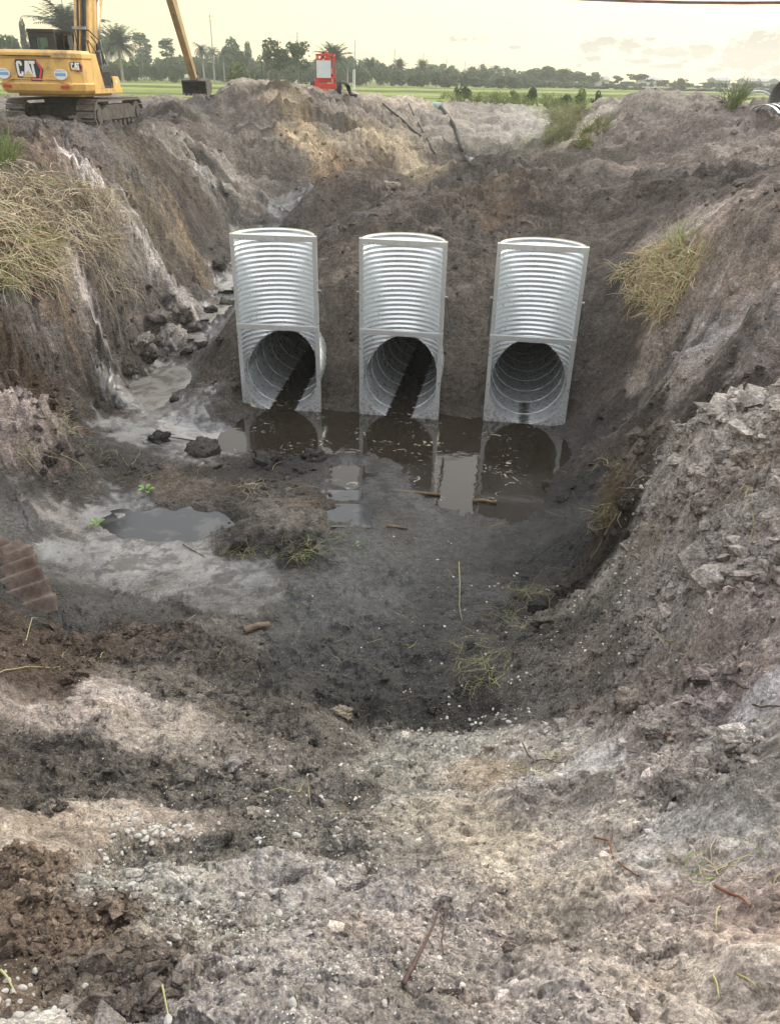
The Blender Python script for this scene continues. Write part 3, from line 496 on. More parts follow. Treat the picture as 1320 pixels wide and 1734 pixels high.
# ---------------------------------------------------------------- materials
class NT:
    def __init__(s, name):
        s.m = bpy.data.materials.new(name); s.m.use_nodes = True; s.t = s.m.node_tree; s.t.nodes.clear()
        s.out = s.t.nodes.new('ShaderNodeOutputMaterial'); s.b = s.t.nodes.new('ShaderNodeBsdfPrincipled')
        s.t.links.new(s.b.outputs[0], s.out.inputs[0]); s.tc = s.t.nodes.new('ShaderNodeTexCoord').outputs['Object']
    def n(s, ty, **k):
        n = s.t.nodes.new(ty)
        for a, b in k.items(): setattr(n, a, b)
        return n
    def put(s, sock, v):
        if isinstance(v, (int, float)): sock.default_value = v
        elif isinstance(v, (tuple, list)): sock.default_value = tuple(v) + ((1,) if len(v) == 3 and len(sock.default_value) == 4 else ())
        else: s.t.links.new(v, sock)
    def math(s, op, a, b=None, c=None, clamp=False):
        n = s.n('ShaderNodeMath', operation=op, use_clamp=clamp)
        for i, v in enumerate((a, b, c)):
            if v is not None: s.put(n.inputs[i], v)
        return n.outputs[0]
    def noise(s, scale, detail=4, rough=.55, vec=None, out=0, dist=0):
        n = s.n('ShaderNodeTexNoise'); n.inputs['Scale'].default_value = scale; n.inputs['Detail'].default_value = detail
        n.inputs['Roughness'].default_value = rough; n.inputs['Distortion'].default_value = dist; s.put(n.inputs['Vector'], vec or s.tc); return n.outputs[out]
    def vor(s, scale, feat='F1', vec=None, out=0, rnd=1):
        n = s.n('ShaderNodeTexVoronoi', feature=feat); n.inputs['Scale'].default_value = scale; n.inputs['Randomness'].default_value = rnd
        s.put(n.inputs['Vector'], vec or s.tc); return n.outputs[out]
    def rng(s, v, a, b, c=0, d=1):
        n = s.n('ShaderNodeMapRange', interpolation_type='SMOOTHSTEP'); s.put(n.inputs[0], v)
        for i, q in enumerate((a, b, c, d)): s.put(n.inputs[i + 1], q)
        return n.outputs[0]
    def mix(s, f, a, b, mode='MIX'):
        n = s.n('ShaderNodeMix', data_type='RGBA', blend_type=mode); s.put(n.inputs[0], f)
        for i, v in ((6, a), (7, b)): s.put(n.inputs[i], tuple(v)[:3] if isinstance(v, (tuple, list)) else v)
        return n.outputs[2]
    def attr(s, name, out='Fac'):
        return s.n('ShaderNodeAttribute', attribute_name=name).outputs[out]
    def bump(s, h, strength, dist, prev=None):
        n = s.n('ShaderNodeBump'); n.inputs['Strength'].default_value = strength; n.inputs['Distance'].default_value = dist
        s.put(n.inputs['Height'], h)
        if prev is not None: s.put(n.inputs['Normal'], prev)
        return n.outputs[0]
    def fin(s, col=None, rough=None, metal=None, normal=None, spec=None, alpha=None):
        for k, v in (('Base Color', col), ('Roughness', rough), ('Metallic', metal), ('Normal', normal), ('Specular IOR Level', spec), ('Alpha', alpha)):
            if v is not None: s.put(s.b.inputs[k], v)
        return s.m
def grass_color(s):
    a = s.noise(.35, 5); b = s.noise(3.0, 4); c = s.mix(s.rng(a, .35, .65), (.085, .13, .035), (.19, .24, .07))
    c = s.mix(s.rng(b, .4, .7, 0, .6), c, (.14, .13, .05)); return s.mix(s.rng(s.noise(14, 3), .35, .7, 0, .5), c, (.03, .055, .015))
s = NT('soil')
soil = s.attr('soil', 'Color'); wet = s.attr('wet'); sh = s.attr('shell')
n1 = s.noise(1.7, 8, .62); n2 = s.noise(9, 8, .65); n3 = s.noise(45, 7, .7); n4 = s.noise(160, 5, .7)
v = s.math('MULTIPLY', s.rng(n1, .34, .66, .80, 1.20), s.rng(n2, .36, .64, .80, 1.20))
dv = s.n('ShaderNodeVectorMath', operation='MULTIPLY_ADD'); s.put(dv.inputs[0], s.noise(7, 4, out=1)); dv.inputs[1].default_value = (.12, .12, .12); s.put(dv.inputs[2], s.tc)
cellA = s.n('ShaderNodeSeparateColor'); s.put(cellA.inputs[0], s.vor(17, out=1, vec=dv.outputs[0])); cellB = s.n('ShaderNodeSeparateColor'); s.put(cellB.inputs[0], s.vor(52, out=1, vec=dv.outputs[0]))
v = s.math('MULTIPLY', v, s.math('MULTIPLY', s.rng(cellA.outputs[0], 0, 1, .84, 1.14), s.rng(cellB.outputs[0], 0, 1, .85, 1.15)))
cdist = s.math('ADD', s.vor(17, vec=dv.outputs[0]), s.math('MULTIPLY', s.vor(52, vec=dv.outputs[0]), .45))
v = s.math('MULTIPLY', v, s.rng(n3, .36, .64, .72, 1.26)); v = s.math('MULTIPLY', v, s.rng(n4, .36, .64, .76, 1.22))
vm = s.math('MULTIPLY_ADD', s.math('SUBTRACT', v, 1), s.rng(wet, .4, .9, 1.0, .42), 1.0)
hs = s.n('ShaderNodeHueSaturation'); s.put(hs.inputs['Value'], s.math('MULTIPLY', vm, s.math('ADD', s.rng(wet, .2, .5, 1.16, .74), s.rng(wet, .66, .8, 0, .16)))); hs.inputs['Saturation'].default_value = .9; s.put(hs.inputs['Color'], soil)
col = s.mix(1, hs.outputs[0], (.975, .985, .965), 'MULTIPLY'); gv = s.n('ShaderNodeHueSaturation'); gv.inputs['Saturation'].default_value = .45; s.put(gv.inputs['Color'], col); col = s.mix(s.rng(wet, .55, .8), col, gv.outputs[0])
# warm and ashy patches
col = s.mix(s.rng(s.noise(2.6, 6, .6), .52, .72, 0, .55), col, s.mix(1, col, (1.10, .99, .89), 'MULTIPLY'))
col = s.mix(s.rng(s.noise(3.4, 6, .6), .55, .75, 0, .5), col, s.mix(1, col, (.93, .94, .97), 'MULTIPLY'))
# shade of the small gaps put into the colour as dark specks; pale sand grains
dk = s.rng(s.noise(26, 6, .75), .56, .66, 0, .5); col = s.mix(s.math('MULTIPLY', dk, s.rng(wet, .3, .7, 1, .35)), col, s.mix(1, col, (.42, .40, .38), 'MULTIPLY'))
pale = s.rng(s.noise(6.5, 9, .72), .60, .72, 0, .4); col = s.mix(s.math('MULTIPLY', pale, s.rng(wet, .3, .6, 1, 0)), col, s.mix(.6, col, (.42, .39, .37)))
# tiny shell fragments
vd = s.vor(85); vc = s.n('ShaderNodeSeparateColor'); s.put(vc.inputs[0], s.vor(85, out=1))
spk = s.math('MULTIPLY', s.rng(vd, .22, .30, 1, 0), s.math('GREATER_THAN', s.math('MULTIPLY', s.math('ADD', sh, .06), .42), vc.outputs[0]))
vd2 = s.vor(240); vc2 = s.n('ShaderNodeSeparateColor'); s.put(vc2.inputs[0], s.vor(240, out=1))
spk2 = s.math('MULTIPLY', s.rng(vd2, .25, .35, 1, 0), s.math('GREATER_THAN', s.math('MULTIPLY', s.math('ADD', sh, .12), .25), vc2.outputs[0]))
col = s.mix(s.math('MAXIMUM', spk, spk2), col, (.50, .47, .42))
# white mineral streaks (leached sand) on slopes
gm = s.attr('grassy'); gcol = grass_color(s)
gmask = s.rng(s.math('ADD', gm, s.math('MULTIPLY', s.math('SUBTRACT', s.noise(2.2, 6), .5), .8)), .35, .65)
col = s.mix(gmask, col, gcol)
rough = s.math('ADD', s.rng(wet, .3, .8, .92, .22), s.math('MULTIPLY', s.math('SUBTRACT', n2, .5), .35))
muck = s.math('MULTIPLY', s.rng(wet, .5, .7), s.rng(s.noise(2.6, 10, .74), .50, .56))
col = s.mix(s.math('MULTIPLY', muck, .9), col, s.mix(1, col, (.42, .40, .40), 'MULTIPLY'))
rough = s.math('ADD', rough, s.math('MULTIPLY', muck, .35), clamp=True)
film = s.math('MULTIPLY', s.rng(wet, .72, .9), s.rng(s.noise(5, 6, .6), .44, .56))
rough = s.math('SUBTRACT', rough, s.math('MULTIPLY', film, .2), clamp=True)
hgt = s.math('ADD', s.math('MULTIPLY', n3, .6), s.math('ADD', s.math('MULTIPLY', n4, .25), s.math('MULTIPLY', s.math('SUBTRACT', 1, s.vor(38)), .35)))
st_ = s.rng(wet, .5, .85, 1, .10)
bn = s.n('ShaderNodeBump'); s.put(bn.inputs['Strength'], s.math('MULTIPLY', st_, .8)); bn.inputs['Distance'].default_value = .03; s.put(bn.inputs['Height'], hgt)
bn2 = s.n('ShaderNodeBump'); s.put(bn2.inputs['Strength'], s.math('MULTIPLY', st_, .7)); bn2.inputs['Distance'].default_value = .13; s.put(bn2.inputs['Height'], s.math('SUBTRACT', n2, s.math('MULTIPLY', cdist, .55))); s.put(bn2.inputs['Normal'], bn.outputs[0])
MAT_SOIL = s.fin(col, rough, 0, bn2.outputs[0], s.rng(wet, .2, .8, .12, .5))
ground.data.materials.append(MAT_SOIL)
s = NT('field_grass'); fc = grass_color(s)
mp = s.n('ShaderNodeMapping'); s.put(mp.inputs[0], s.tc); mp.inputs['Scale'].default_value = (.006, .05, 1)
bandn = s.noise(1, 3, vec=mp.outputs[0]); fc = s.mix(s.rng(bandn, .4, .62, 0, .75), fc, (.34, .38, .13))
field.data.materials.append(s.fin(fc, .95, spec=.1, normal=s.bump(s.noise(5, 5), .8, .3)))
# ---------------------------------------------------------------- water
s = NT('murky_water')
foam = s.math('MULTIPLY', s.rng(s.noise(1.3, 3, .5), .50, .60), s.rng(s.noise(3.6, 8, .66, dist=3.0), .590, .625))
wcol = s.mix(foam, s.mix(s.noise(1.1, 4), (.020, .0155, .011), (.032, .025, .018)), (.34, .30, .25))
wn = s.bump(s.noise(5, 3, .5, dist=.6), .10, .03); wn = s.bump(s.noise(30, 2), .05, .004, wn)
MAT_WATER = s.fin(wcol, s.math('MULTIPLY_ADD', foam, .5, .025), 0, wn, .5); s.b.inputs['IOR'].default_value = 1.36
s = NT('puddle_water'); MAT_PUD = s.fin(s.mix(s.rng(s.noise(3, 5), .5, .62, 0, .6), (.035, .038, .040), (.10, .095, .09)), .03, 0, s.bump(s.noise(14, 3), .04, .01), .5); s.b.inputs['IOR'].default_value = 1.4
def water_sheet(name, x0, x1, y0, y1, z, n=60, zf=None, deep=9):
    xs = np.linspace(x0, x1, n); ys = np.linspace(y0, y1, n); XX, YY = np.meshgrid(xs, ys)
    ZZ = np.full(XX.shape, z) if zf is None else zf(XX, YY)
    f_ = grid_faces(n, n, False)
    zc = hq(XX.ravel(), YY.ravel()); keep = (zc[f_].min(1) < ZZ.ravel()[f_].max(1) + .02) & (zc[f_].max(1) > z - deep)      # only where it stands over the ground
    f_ = f_[keep]; used = np.unique(f_); mp_ = np.zeros(XX.size, int); mp_[used] = np.arange(len(used))
    o = mesh_np(name, np.stack([XX, YY, ZZ], -1).reshape(-1, 3)[used], mp_[f_], MAT_WATER, smooth=True); return tag(o, kind='structure')
water_sheet('water', -3.6, 4.2, 9.0, 14.4, .0, 140)

for (hx, hy, rx, ry, dp, hz) in POOLS:
    if hz - .028 < .045 and hy > 9.2 and hx > -1.8: continue
    water_sheet('water', hx - rx * 2.3, hx + rx * 2.3, hy - ry * 2.3, hy + ry * 2.3, hz - .028, 70).data.materials[0] = MAT_PUD

s = NT('silty_water'); MAT_SILTW = s.fin(s.mix(s.rng(s.noise(2.2, 6, .6, dist=1.5), .4, .62), (.13, .12, .11), (.25, .235, .215)), s.rng(s.noise(3, 4), .4, .65, .06, .22), 0, s.bump(s.noise(9, 5, .6, dist=1), .12, .01), .5)
water_sheet('water', -5.6, -3.0, 12.0, 15.6, .085, 130, zf=lambda a, b: .004 + .085 * ss(-3.05, -3.9, a), deep=1).data.materials[0] = MAT_SILTW
# the little stream that comes down from behind the left inlet
RP = []
for (px, py, wd) in ((348, 580, .7), (360, 530, .9), (378, 492, .8), (408, 450, .9), (445, 405, 1.2), (485, 368, 1.3), (515, 345, 1.2), (528, 335, .7)):
    p_ = hit(px, py); RP.append((p_[0], p_[1], float(h0(p_[:1], p_[1:2])[0]) + .03, wd))
RP = np.array(RP); tq = np.linspace(0, len(RP) - 1, 160); cen = np.stack([np.interp(tq, range(len(RP)), RP[:, k_]) for k_ in range(4)], 1)
cen[:, 2] = np.minimum.accumulate(cen[::-1, 2])[::-1]
dd_ = np.gradient(cen[:, :2], axis=0); dd_ /= np.linalg.norm(dd_, axis=1, keepdims=True); nn_ = np.stack([dd_[:, 1], -dd_[:, 0]], 1); ww_ = np.linspace(-1, 1, 16)
V = np.zeros((160, 16, 3)); V[..., :2] = cen[:, None, :2] + nn_[:, None] * ww_[None, :, None] * cen[:, None, 3:4] * .62; V[..., 2] = cen[:, None, 2]
tag(mesh_np('stream', V.reshape(-1, 3), grid_faces(160, 16, False)[(lambda zz_, f2: (zz_[f2].min(1) > -.11))(hq(V[..., 0].ravel(), V[..., 1].ravel()) - V[..., 2].ravel(), grid_faces(160, 16, False))], MAT_SILTW, smooth=True), kind='structure')
# ---------------------------------------------------------------- loose clods and crumbs lying all over the dug soil
ICO_V = []; g_ = (1 + 5 ** .5) / 2
for a_, b_ in ((-1, g_), (1, g_), (-1, -g_), (1, -g_)): ICO_V.append((a_, b_, 0))
for a_, b_ in ((-1, g_), (1, g_), (-1, -g_), (1, -g_)): ICO_V.append((0, a_, b_))
for a_, b_ in ((g_, -1), (g_, 1), (-g_, -1), (-g_, 1)): ICO_V.append((a_, 0, b_))
ICO_V = np.array(ICO_V) / math.sqrt(1 + g_ * g_)
ICO_F = np.array([(0, 11, 5), (0, 5, 1), (0, 1, 7), (0, 7, 10), (0, 10, 11), (1, 5, 9), (5, 11, 4), (11, 10, 2), (10, 7, 6), (7, 1, 8),
                  (3, 9, 4), (3, 4, 2), (3, 2, 6), (3, 6, 8), (3, 8, 9), (4, 9, 5), (2, 4, 11), (6, 2, 10), (8, 6, 7), (9, 8, 1)])
def soil_at(x, y):
    t, r = polar(np.asarray(x), np.asarray(y)); return bil(S, t, r)
def lumps(x, y, size, name, mat, sink=.3, flat=.75, rough_=.28, extra=None, smooth=False):
    n = len(x); J = 1 + rough_ * rng.normal(size=(n, 12, 1)); V = ICO_V[None] * J
    V = V * (rng.uniform(.7, 1.3, (n, 1, 3)) * np.array([1, 1, flat])); a = rng.uniform(0, 6.28, n); c, s_ = np.cos(a), np.sin(a)
    V = np.stack([V[..., 0] * c[:, None] - V[..., 1] * s_[:, None], V[..., 0] * s_[:, None] + V[..., 1] * c[:, None], V[..., 2] + .35 * V[..., 0] * rng.normal(0, .5, (n, 1))], -1)
    V = V * size[:, None, None] / 2; z = hq(x, y) + size * (.5 * flat - sink)
    V = V + np.stack([x, y, z], -1)[:, None]
    Fc = (ICO_F[None] + 12 * np.arange(n)[:, None, None]).reshape(-1, 3)
    at = None
    if extra is not None: at = {k: np.repeat(v_, 12, axis=0) for k, v_ in extra.items()}
    return mesh_np(name, V.reshape(-1, 3), Fc, mat, attrs=at, smooth=smooth)
n = 150000
cr_ = np.exp(rng.uniform(math.log(.7), math.log(45), n)); ct = rng.uniform(-R_(34), R_(34), n)
cx, cy = cr_ * np.sin(ct), cr_ * np.cos(ct); q = soil_at(cx, cy)
clump = ss(-.25, .5, pn((cx * 1.7).astype(np.float32), (cy * 1.7).astype(np.float32), 81))
ok = rng.random(n) < np.clip(q[:, 4] - .15, 0, 1) ** 1.5 * (1 - ss(.3, .7, q[:, 3])) * (.15 + .85 * clump) * .9
for i_ in range(3):
    lx, ly = ris_local(i_, cx, cy); ok &= ~((np.abs(lx) < .8) & (ly > -.1) & (ly < 9) & (ly < 1.2))
cx, cy, cr_, q = cx[ok][:38000], cy[ok][:38000], cr_[ok][:38000], q[ok][:38000]
size = cr_ * (.0072 - .0042 * ss(8, 20, cr_)) * np.exp(rng.normal(0, .55, len(cx))) * (.6 + .7 * q[:, 4]); size = np.clip(size, .006, .32)
var = np.exp(rng.normal(-.02, .18, (len(cx), 1)))
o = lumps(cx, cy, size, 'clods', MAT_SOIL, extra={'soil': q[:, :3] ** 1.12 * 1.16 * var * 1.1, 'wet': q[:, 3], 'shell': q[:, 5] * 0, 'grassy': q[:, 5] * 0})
tag(o, kind='stuff'); print('clods', len(cx))

n = 9000; t_ = rng.uniform(-R_(38), -R_(18), n); r_ = np.exp(rng.uniform(math.log(.8), math.log(2.2), n)); x_, y_ = r_ * np.sin(t_), r_ * np.cos(t_); q = soil_at(x_, y_)
okk = rng.random(n) < np.clip((q[:, 4] - .62) * 2.2, 0, 1); x_, y_, q, r_ = x_[okk], y_[okk], q[okk], r_[okk]
o = lumps(x_, y_, .016 * np.exp(rng.normal(0, .5, len(x_))), 'soil_crumbs', MAT_SOIL, .25, .8, extra={'soil': q[:, :3] ** 1.12 * 1.16 * np.exp(rng.normal(.05, .15, (len(x_), 1))), 'wet': q[:, 3], 'shell': q[:, 5] * 0, 'grassy': q[:, 5] * 0}); tag(o, kind='stuff'); print('crumbs', len(x_))
# ---------------------------------------------------------------- galvanised steel
def steel(name, dull=0, metal=.72, muddy=1, k=1):
    s = NT(name)
    sp_ = s.vor(55, out=1); sc = s.n('ShaderNodeSeparateColor'); s.put(sc.inputs[0], sp_)
    c = s.mix(s.rng(sc.outputs[0], 0, 1), (.80, .83, .84), (.85, .88, .89)); c = s.mix(s.rng(s.noise(4, 6, .6), .4, .7, 0, .22), c, (.58, .61, .63)); c = s.mix(1, c, (k, k, k), 'MULTIPLY')
    g = s.n('ShaderNodeNewGeometry'); sz = s.n('ShaderNodeSeparateXYZ'); s.put(sz.inputs[0], g.outputs['Position'])
    mud = s.math('MULTIPLY', s.rng(s.math('ADD', sz.outputs[2], s.math('MULTIPLY', s.math('SUBTRACT', s.noise(6, 5), .5), 1.1)), .10, .50, 1, 0), s.math('MULTIPLY', muddy, s.rng(s.noise(16, 6, .7), .42, .6)))
    c = s.mix(s.math('MULTIPLY', mud, .85), c, (.10, .085, .07))
    r = s.math('ADD', s.rng(s.noise(9, 5), .3, .7, .27, .35), s.math('MULTIPLY', mud, .4), clamp=True)
    return s.fin(c, s.math('ADD', r, dull), s.rng(mud, 0, 1, metal, 0))
MAT_STEEL = steel('galvanised_steel'); MAT_PIPE = steel('galvanised_pipe', -.02, .72, 0, .84)
s = NT('cut_edge'); MAT_EDGE = s.fin((.62, .55, .36), .5, .4)
s = NT('bright_seam'); MAT_SEAM = s.fin((.85, .86, .86), .35, .3)
s = NT('dull_zinc'); MAT_DULL = s.fin((.22, .22, .22), .6, .4)
s = NT('cap_dark'); MAT_SILT = s.fin((.02, .018, .015), .9)  # near-black of the added cap, for the unlit barrel end
HP_V = HP_F = None
def half_pipe_mesh(zc):
    p = .0855; nz = int(RH / p * 8); nc = 56
    zz = np.linspace(0.02, RH, nz); ph = np.linspace(0, math.pi, nc); Z, PH = np.meshgrid(zz, ph, indexing='ij')
    r = RR_ - .012 + .0135 * np.cos(2 * math.pi * Z / p)
    Xc, Yc = -r * np.cos(PH), r * np.sin(PH); V = np.stack([Xc, Yc, Z], -1).reshape(-1, 3)
    f = grid_faces(nz, nc, False); c = V[f].mean(1)
    keep = (c[:, 2] > zc) & ~(c[:, 0] ** 2 + (c[:, 2] - zc) ** 2 < (RR_ - .012) ** 2)
    return V, f[keep]
def barrel_mesh(zc, Ln=9.0):
    p = .068; nc = 72; yy = np.concatenate([np.arange(0, 5, p / 6), np.arange(5, Ln, p / 4)]); th_ = np.linspace(0, 2 * math.pi, nc, endpoint=False)
    Yq, Tq = np.meshgrid(yy, th_, indexing='ij'); st_ = np.where(np.sin(Tq) > 0, RR_ * np.abs(np.sin(Tq)), 0) * .985
    Yp = st_ + Yq * (Ln - st_) / Ln
    hel = Yp + Tq / (2 * math.pi) * p
    r = RR_ - .008 + .0075 * np.cos(2 * math.pi * hel / p)
    V = np.stack([r * np.cos(Tq), Yp, zc + r * np.sin(Tq)], -1).reshape(-1, 3); return V, grid_faces(len(yy), nc)
def make_riser(i, label):
    ox, oy, a, zc = RIS[i]
    root = empty('culvert_inlet', (ox, oy, 0), a, label, 'culvert', 'galvanised culvert inlets standing in the pit')
    V, f = half_pipe_mesh(zc); o = mesh_np('half_pipe', V, f, MAT_STEEL, root, smooth=True)
    md = o.modifiers.new('thick', 'SOLIDIFY'); md.thickness = .004; md.offset = 1
    # rolled rim along the top edge
    m = MB(); m.tube([(-(RR_ - .002) * math.cos(t), (RR_ - .002) * math.sin(t), RH) for t in np.linspace(0, math.pi, 40)], .006, 6); m.build('rim', MAT_EDGE, o, True)
    V, f = barrel_mesh(zc); b = mesh_np('barrel', V, f, MAT_PIPE, root, smooth=True)
    md = b.modifiers.new('thick', 'SOLIDIFY'); md.thickness = .004; md.offset = 1
    m = MB(); tt = np.arange(0, 13.5 * 2 * math.pi, math.pi / 20) + 1.2
    P = []
    for t in tt:
        y = t / (2 * math.pi) * .62; s0 = RR_ * max(0, math.sin(t)) + .05
        if y < s0: y = s0 + 0 * y
        P.append(((RR_ - .018) * math.cos(t), y, zc + (RR_ - .018) * math.sin(t)))
    m.tube(P, .006, 5); m.build('lock_seam', MAT_SEAM, b, True)
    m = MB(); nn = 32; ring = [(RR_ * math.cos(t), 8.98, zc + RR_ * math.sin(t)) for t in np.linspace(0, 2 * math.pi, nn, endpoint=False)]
    m.add(ring + [(q[0], 9.05, q[2]) for q in ring], [tuple(range(nn)), tuple(range(2 * nn - 1, nn - 1, -1))] + [(k, (k + 1) % nn, nn + (k + 1) % nn, nn + k) for k in range(nn)]); m.build('dark_end_cap', MAT_SILT, b)  # dark disc added to keep stray light out of the barrel's far end
    for s_ in (-1, 1):
        x = s_ * (RW - .035); m = MB()
        m.box((x, -.004, RH / 2 - .2), (.07, .008, RH + .4)); m.box((s_ * (RW - .004), .040, RH / 2 - .2), (.008, .078, RH + .4))
        m.box((x - s_ * .0, .078, RH / 2 - .2), (.062, .006, RH + .398)); m.box((s_ * (RR_ - .012), .024, RH / 2 + .3), (.012, .042, RH - .64))
        m.build('post', MAT_STEEL, root, bevel=.0015)
    for z, nm in ((RH - .035, 'top_bar'), (1.585, 'middle_bar')):
        m = MB(); m.box((0, -.013, z - .014), (2 * RW - .006, .008, .088)); m.box((0, .027, z + .027), (2 * RW - .03, .072, .008)); m.build('crossbar', MAT_STEEL, root, bevel=.0012)
    m = MB(); nn = 28; top = [((RR_ - .014) * math.cos(t), zc - (RR_ - .014) * math.sin(t)) for t in np.linspace(math.pi, 0, nn)]
    zb = -.35; m_v = []
    for y in (.006, .012):
        for (x, z) in top: m_v.append((x, y, z))
        for (x, z) in top: m_v.append((x * (RW - .07 + .0) / (RR_ - .014) if abs(x) > RR_ - .03 else x, y, zb))
    Fs = []
    for k in range(nn - 1):
        Fs.append((k, k + 1, nn + k + 1, nn + k)); Fs.append((2 * nn + k, 3 * nn + k, 3 * nn + k + 1, 2 * nn + k + 1)); Fs.append((k, 2 * nn + k, 2 * nn + k + 1, k + 1))
    m.add(m_v, Fs); m.build('front_plate', MAT_STEEL, root)
    for s_ in (-1, 1):
        m = MB(); m.beam((s_ * .765, .06, 2.22), (s_ * (.80), 1.05, 1.28), .05, .008, up=(s_, 0, 0)); m.beam((s_ * .762, .06, 2.22), (s_ * (.80), 1.05, 1.28), .006, .045, up=(s_, 0, 0))
        br = m.build('brace', MAT_DULL, root)
        m = MB(); m.box((s_ * .765, .05, 2.235), (.05, .07, .03)); m.build('bracket', MAT_DULL, br)
    return root
make_riser(0, 'left culvert inlet beside the muddy stream, its barrel seen at an angle')
make_riser(1, 'middle culvert inlet with water running out of its dark barrel')
make_riser(2, 'right culvert inlet with the nearly dry barrel, beside the grassy bank')
for i, hw in ((0, .26), (1, .26), (2, .13)):
    ox, oy, a, zc = RIS[i]; hw = math.sqrt(max(.0001, RR_ ** 2 - zc ** 2)) + .004; ends = (-.03, 1, 3, 8.9) if i < 2 else (-.03, .3, .7, 1.1)
    V = [];
    for y in ends:
        for x in (-hw, hw): V.append((ox + x * math.cos(a) - y * math.sin(a), oy + x * math.sin(a) + y * math.cos(a), .004))
    tag(mesh_np('water', V, np.array([(0, 1, 3, 2), (2, 3, 5, 4), (4, 5, 7, 6)]), MAT_WATER), kind='structure')
# ---------------------------------------------------------------- plain materials
def simple(name, col, rough=.5, metal=0, var=.25, vs=6, bump=.0, bs=30, spec=.5, dirt=0):
    s = NT(name); c = s.mix(s.rng(s.noise(vs, 6, .6), .35, .65), tuple(v * (1 - var) for v in col), tuple(min(1, v * (1 + var * .6)) for v in col))
    if dirt: c = s.mix(s.rng(s.noise(vs * .6, 7, .7), .5, .68, 0, dirt), c, (.16, .13, .10))
    return s.fin(c, rough, metal, s.bump(s.noise(bs, 4), bump, .01) if bump else None, spec)
MY = simple('yellow_paint', (.70, .43, .13), .42, var=.12, vs=2, dirt=.65); MY2 = simple('worn_yellow', (.50, .31, .10), .6, var=.2, vs=3, dirt=.7)
MK = simple('black_paint', (.02, .021, .023), .5, var=.3); MRUB = simple('rubber', (.03, .03, .03), .8)
MTRK = simple('muddy_track_steel', (.16, .14, .12), .6, .25, var=.4, vs=8, dirt=.8, bump=.3); MUND = simple('muddy_undercarriage', (.085, .072, .062), .85, var=.4, vs=5, bump=.3)
MWH = simple('white_vinyl', (.78, .78, .78), .4, var=.04); MRED = simple('decal_red', (.62, .05, .09), .4, var=.05); MBLU = simple('decal_blue', (.16, .38, .66), .4, var=.05)
MREF = simple('red_reflector', (.5, .03, .03), .2, var=.1); MCHR = simple('chrome_rod', (.8, .8, .82), .12, 1, var=.03)
MREDP = simple('red_paint', (.62, .045, .035), .45, var=.12, vs=3, dirt=.25); MGREY = simple('grey_steel', (.32, .32, .33), .5, .6)
s = NT('cab_glass'); tr = s.n('ShaderNodeBsdfTransparent'); tr.inputs[0].default_value = (.70, .86, .80, 1); gl_ = s.n('ShaderNodeBsdfGlossy'); gl_.inputs['Roughness'].default_value = .05
fr = s.n('ShaderNodeFresnel'); fr.inputs[0].default_value = 1.6; mx = s.n('ShaderNodeMixShader')
s.t.links.new(fr.outputs[0], mx.inputs[0]); s.t.links.new(tr.outputs[0], mx.inputs[1]); s.t.links.new(gl_.outputs[0], mx.inputs[2]); s.t.links.new(mx.outputs[0], s.out.inputs[0]); MGL = s.m
# ---------------------------------------------------------------- excavator
EX = empty('excavator', (-11.13, 26.8, 3.72), -R_(3), 'yellow tracked excavator seen from behind, arm reaching over the spoil heap', 'excavator'); EX.scale = (.92, 1, 1)
fp = [(-1.49, 1.3), (-1.49, .55), (-1.22, .13), (-.7, .02), (0, 0), (.7, .02), (1.22, .13), (1.49, .55), (1.49, 1.3)]
m = MB(); lv = [(1.13, .16), (1.22, .05), (1.40, .0), (1.43, .035), (2.06, .035), (2.10, 0), (2.22, 0), (2.30, .07)]; V = []
for z, ins in lv:
    for (x, y) in fp:
        n_ = np.array([x, y - 1.3]); n_ /= np.linalg.norm(n_); V.append((x - n_[0] * ins, min(1.3, y - n_[1] * ins), z))
nf = len(fp); Fs = [(l * nf + k, l * nf + (k + 1) % nf, (l + 1) * nf + (k + 1) % nf, (l + 1) * nf + k) for l in range(len(lv) - 1) for k in range(nf)]
Fs += [tuple(range(nf))[::-1], tuple((len(lv) - 1) * nf + k for k in range(nf))]
m.add(V, Fs); cw = m.build('counterweight', MY, EX, bevel=.012)
m = MB(); m.box((-.15, -.002, 2.135), (1.7, .03, .028)); m.build('groove', MK, cw)
for x in (-.98, .98):
    m = MB(); m.prism([(x - .15, 1.29), (x + .15, 1.29), (x + .11, 1.36), (x - .11, 1.36)], .035, .075, 1); m.build('reflector', MREF, cw)
for a, b in (((-1.25, 1.36), (-.8, 1.52)), ((.8, 1.52), (1.25, 1.36)), ((-.8, 1.52), (.8, 1.52))):
    m = MB(); m.beam((a[0], .045, a[1]), (b[0], .02 if abs(b[0]) < .9 else .06, b[1]), .05, .02, up=(0, 0, 1)); m.build('ledge', MY, cw, bevel=.006)
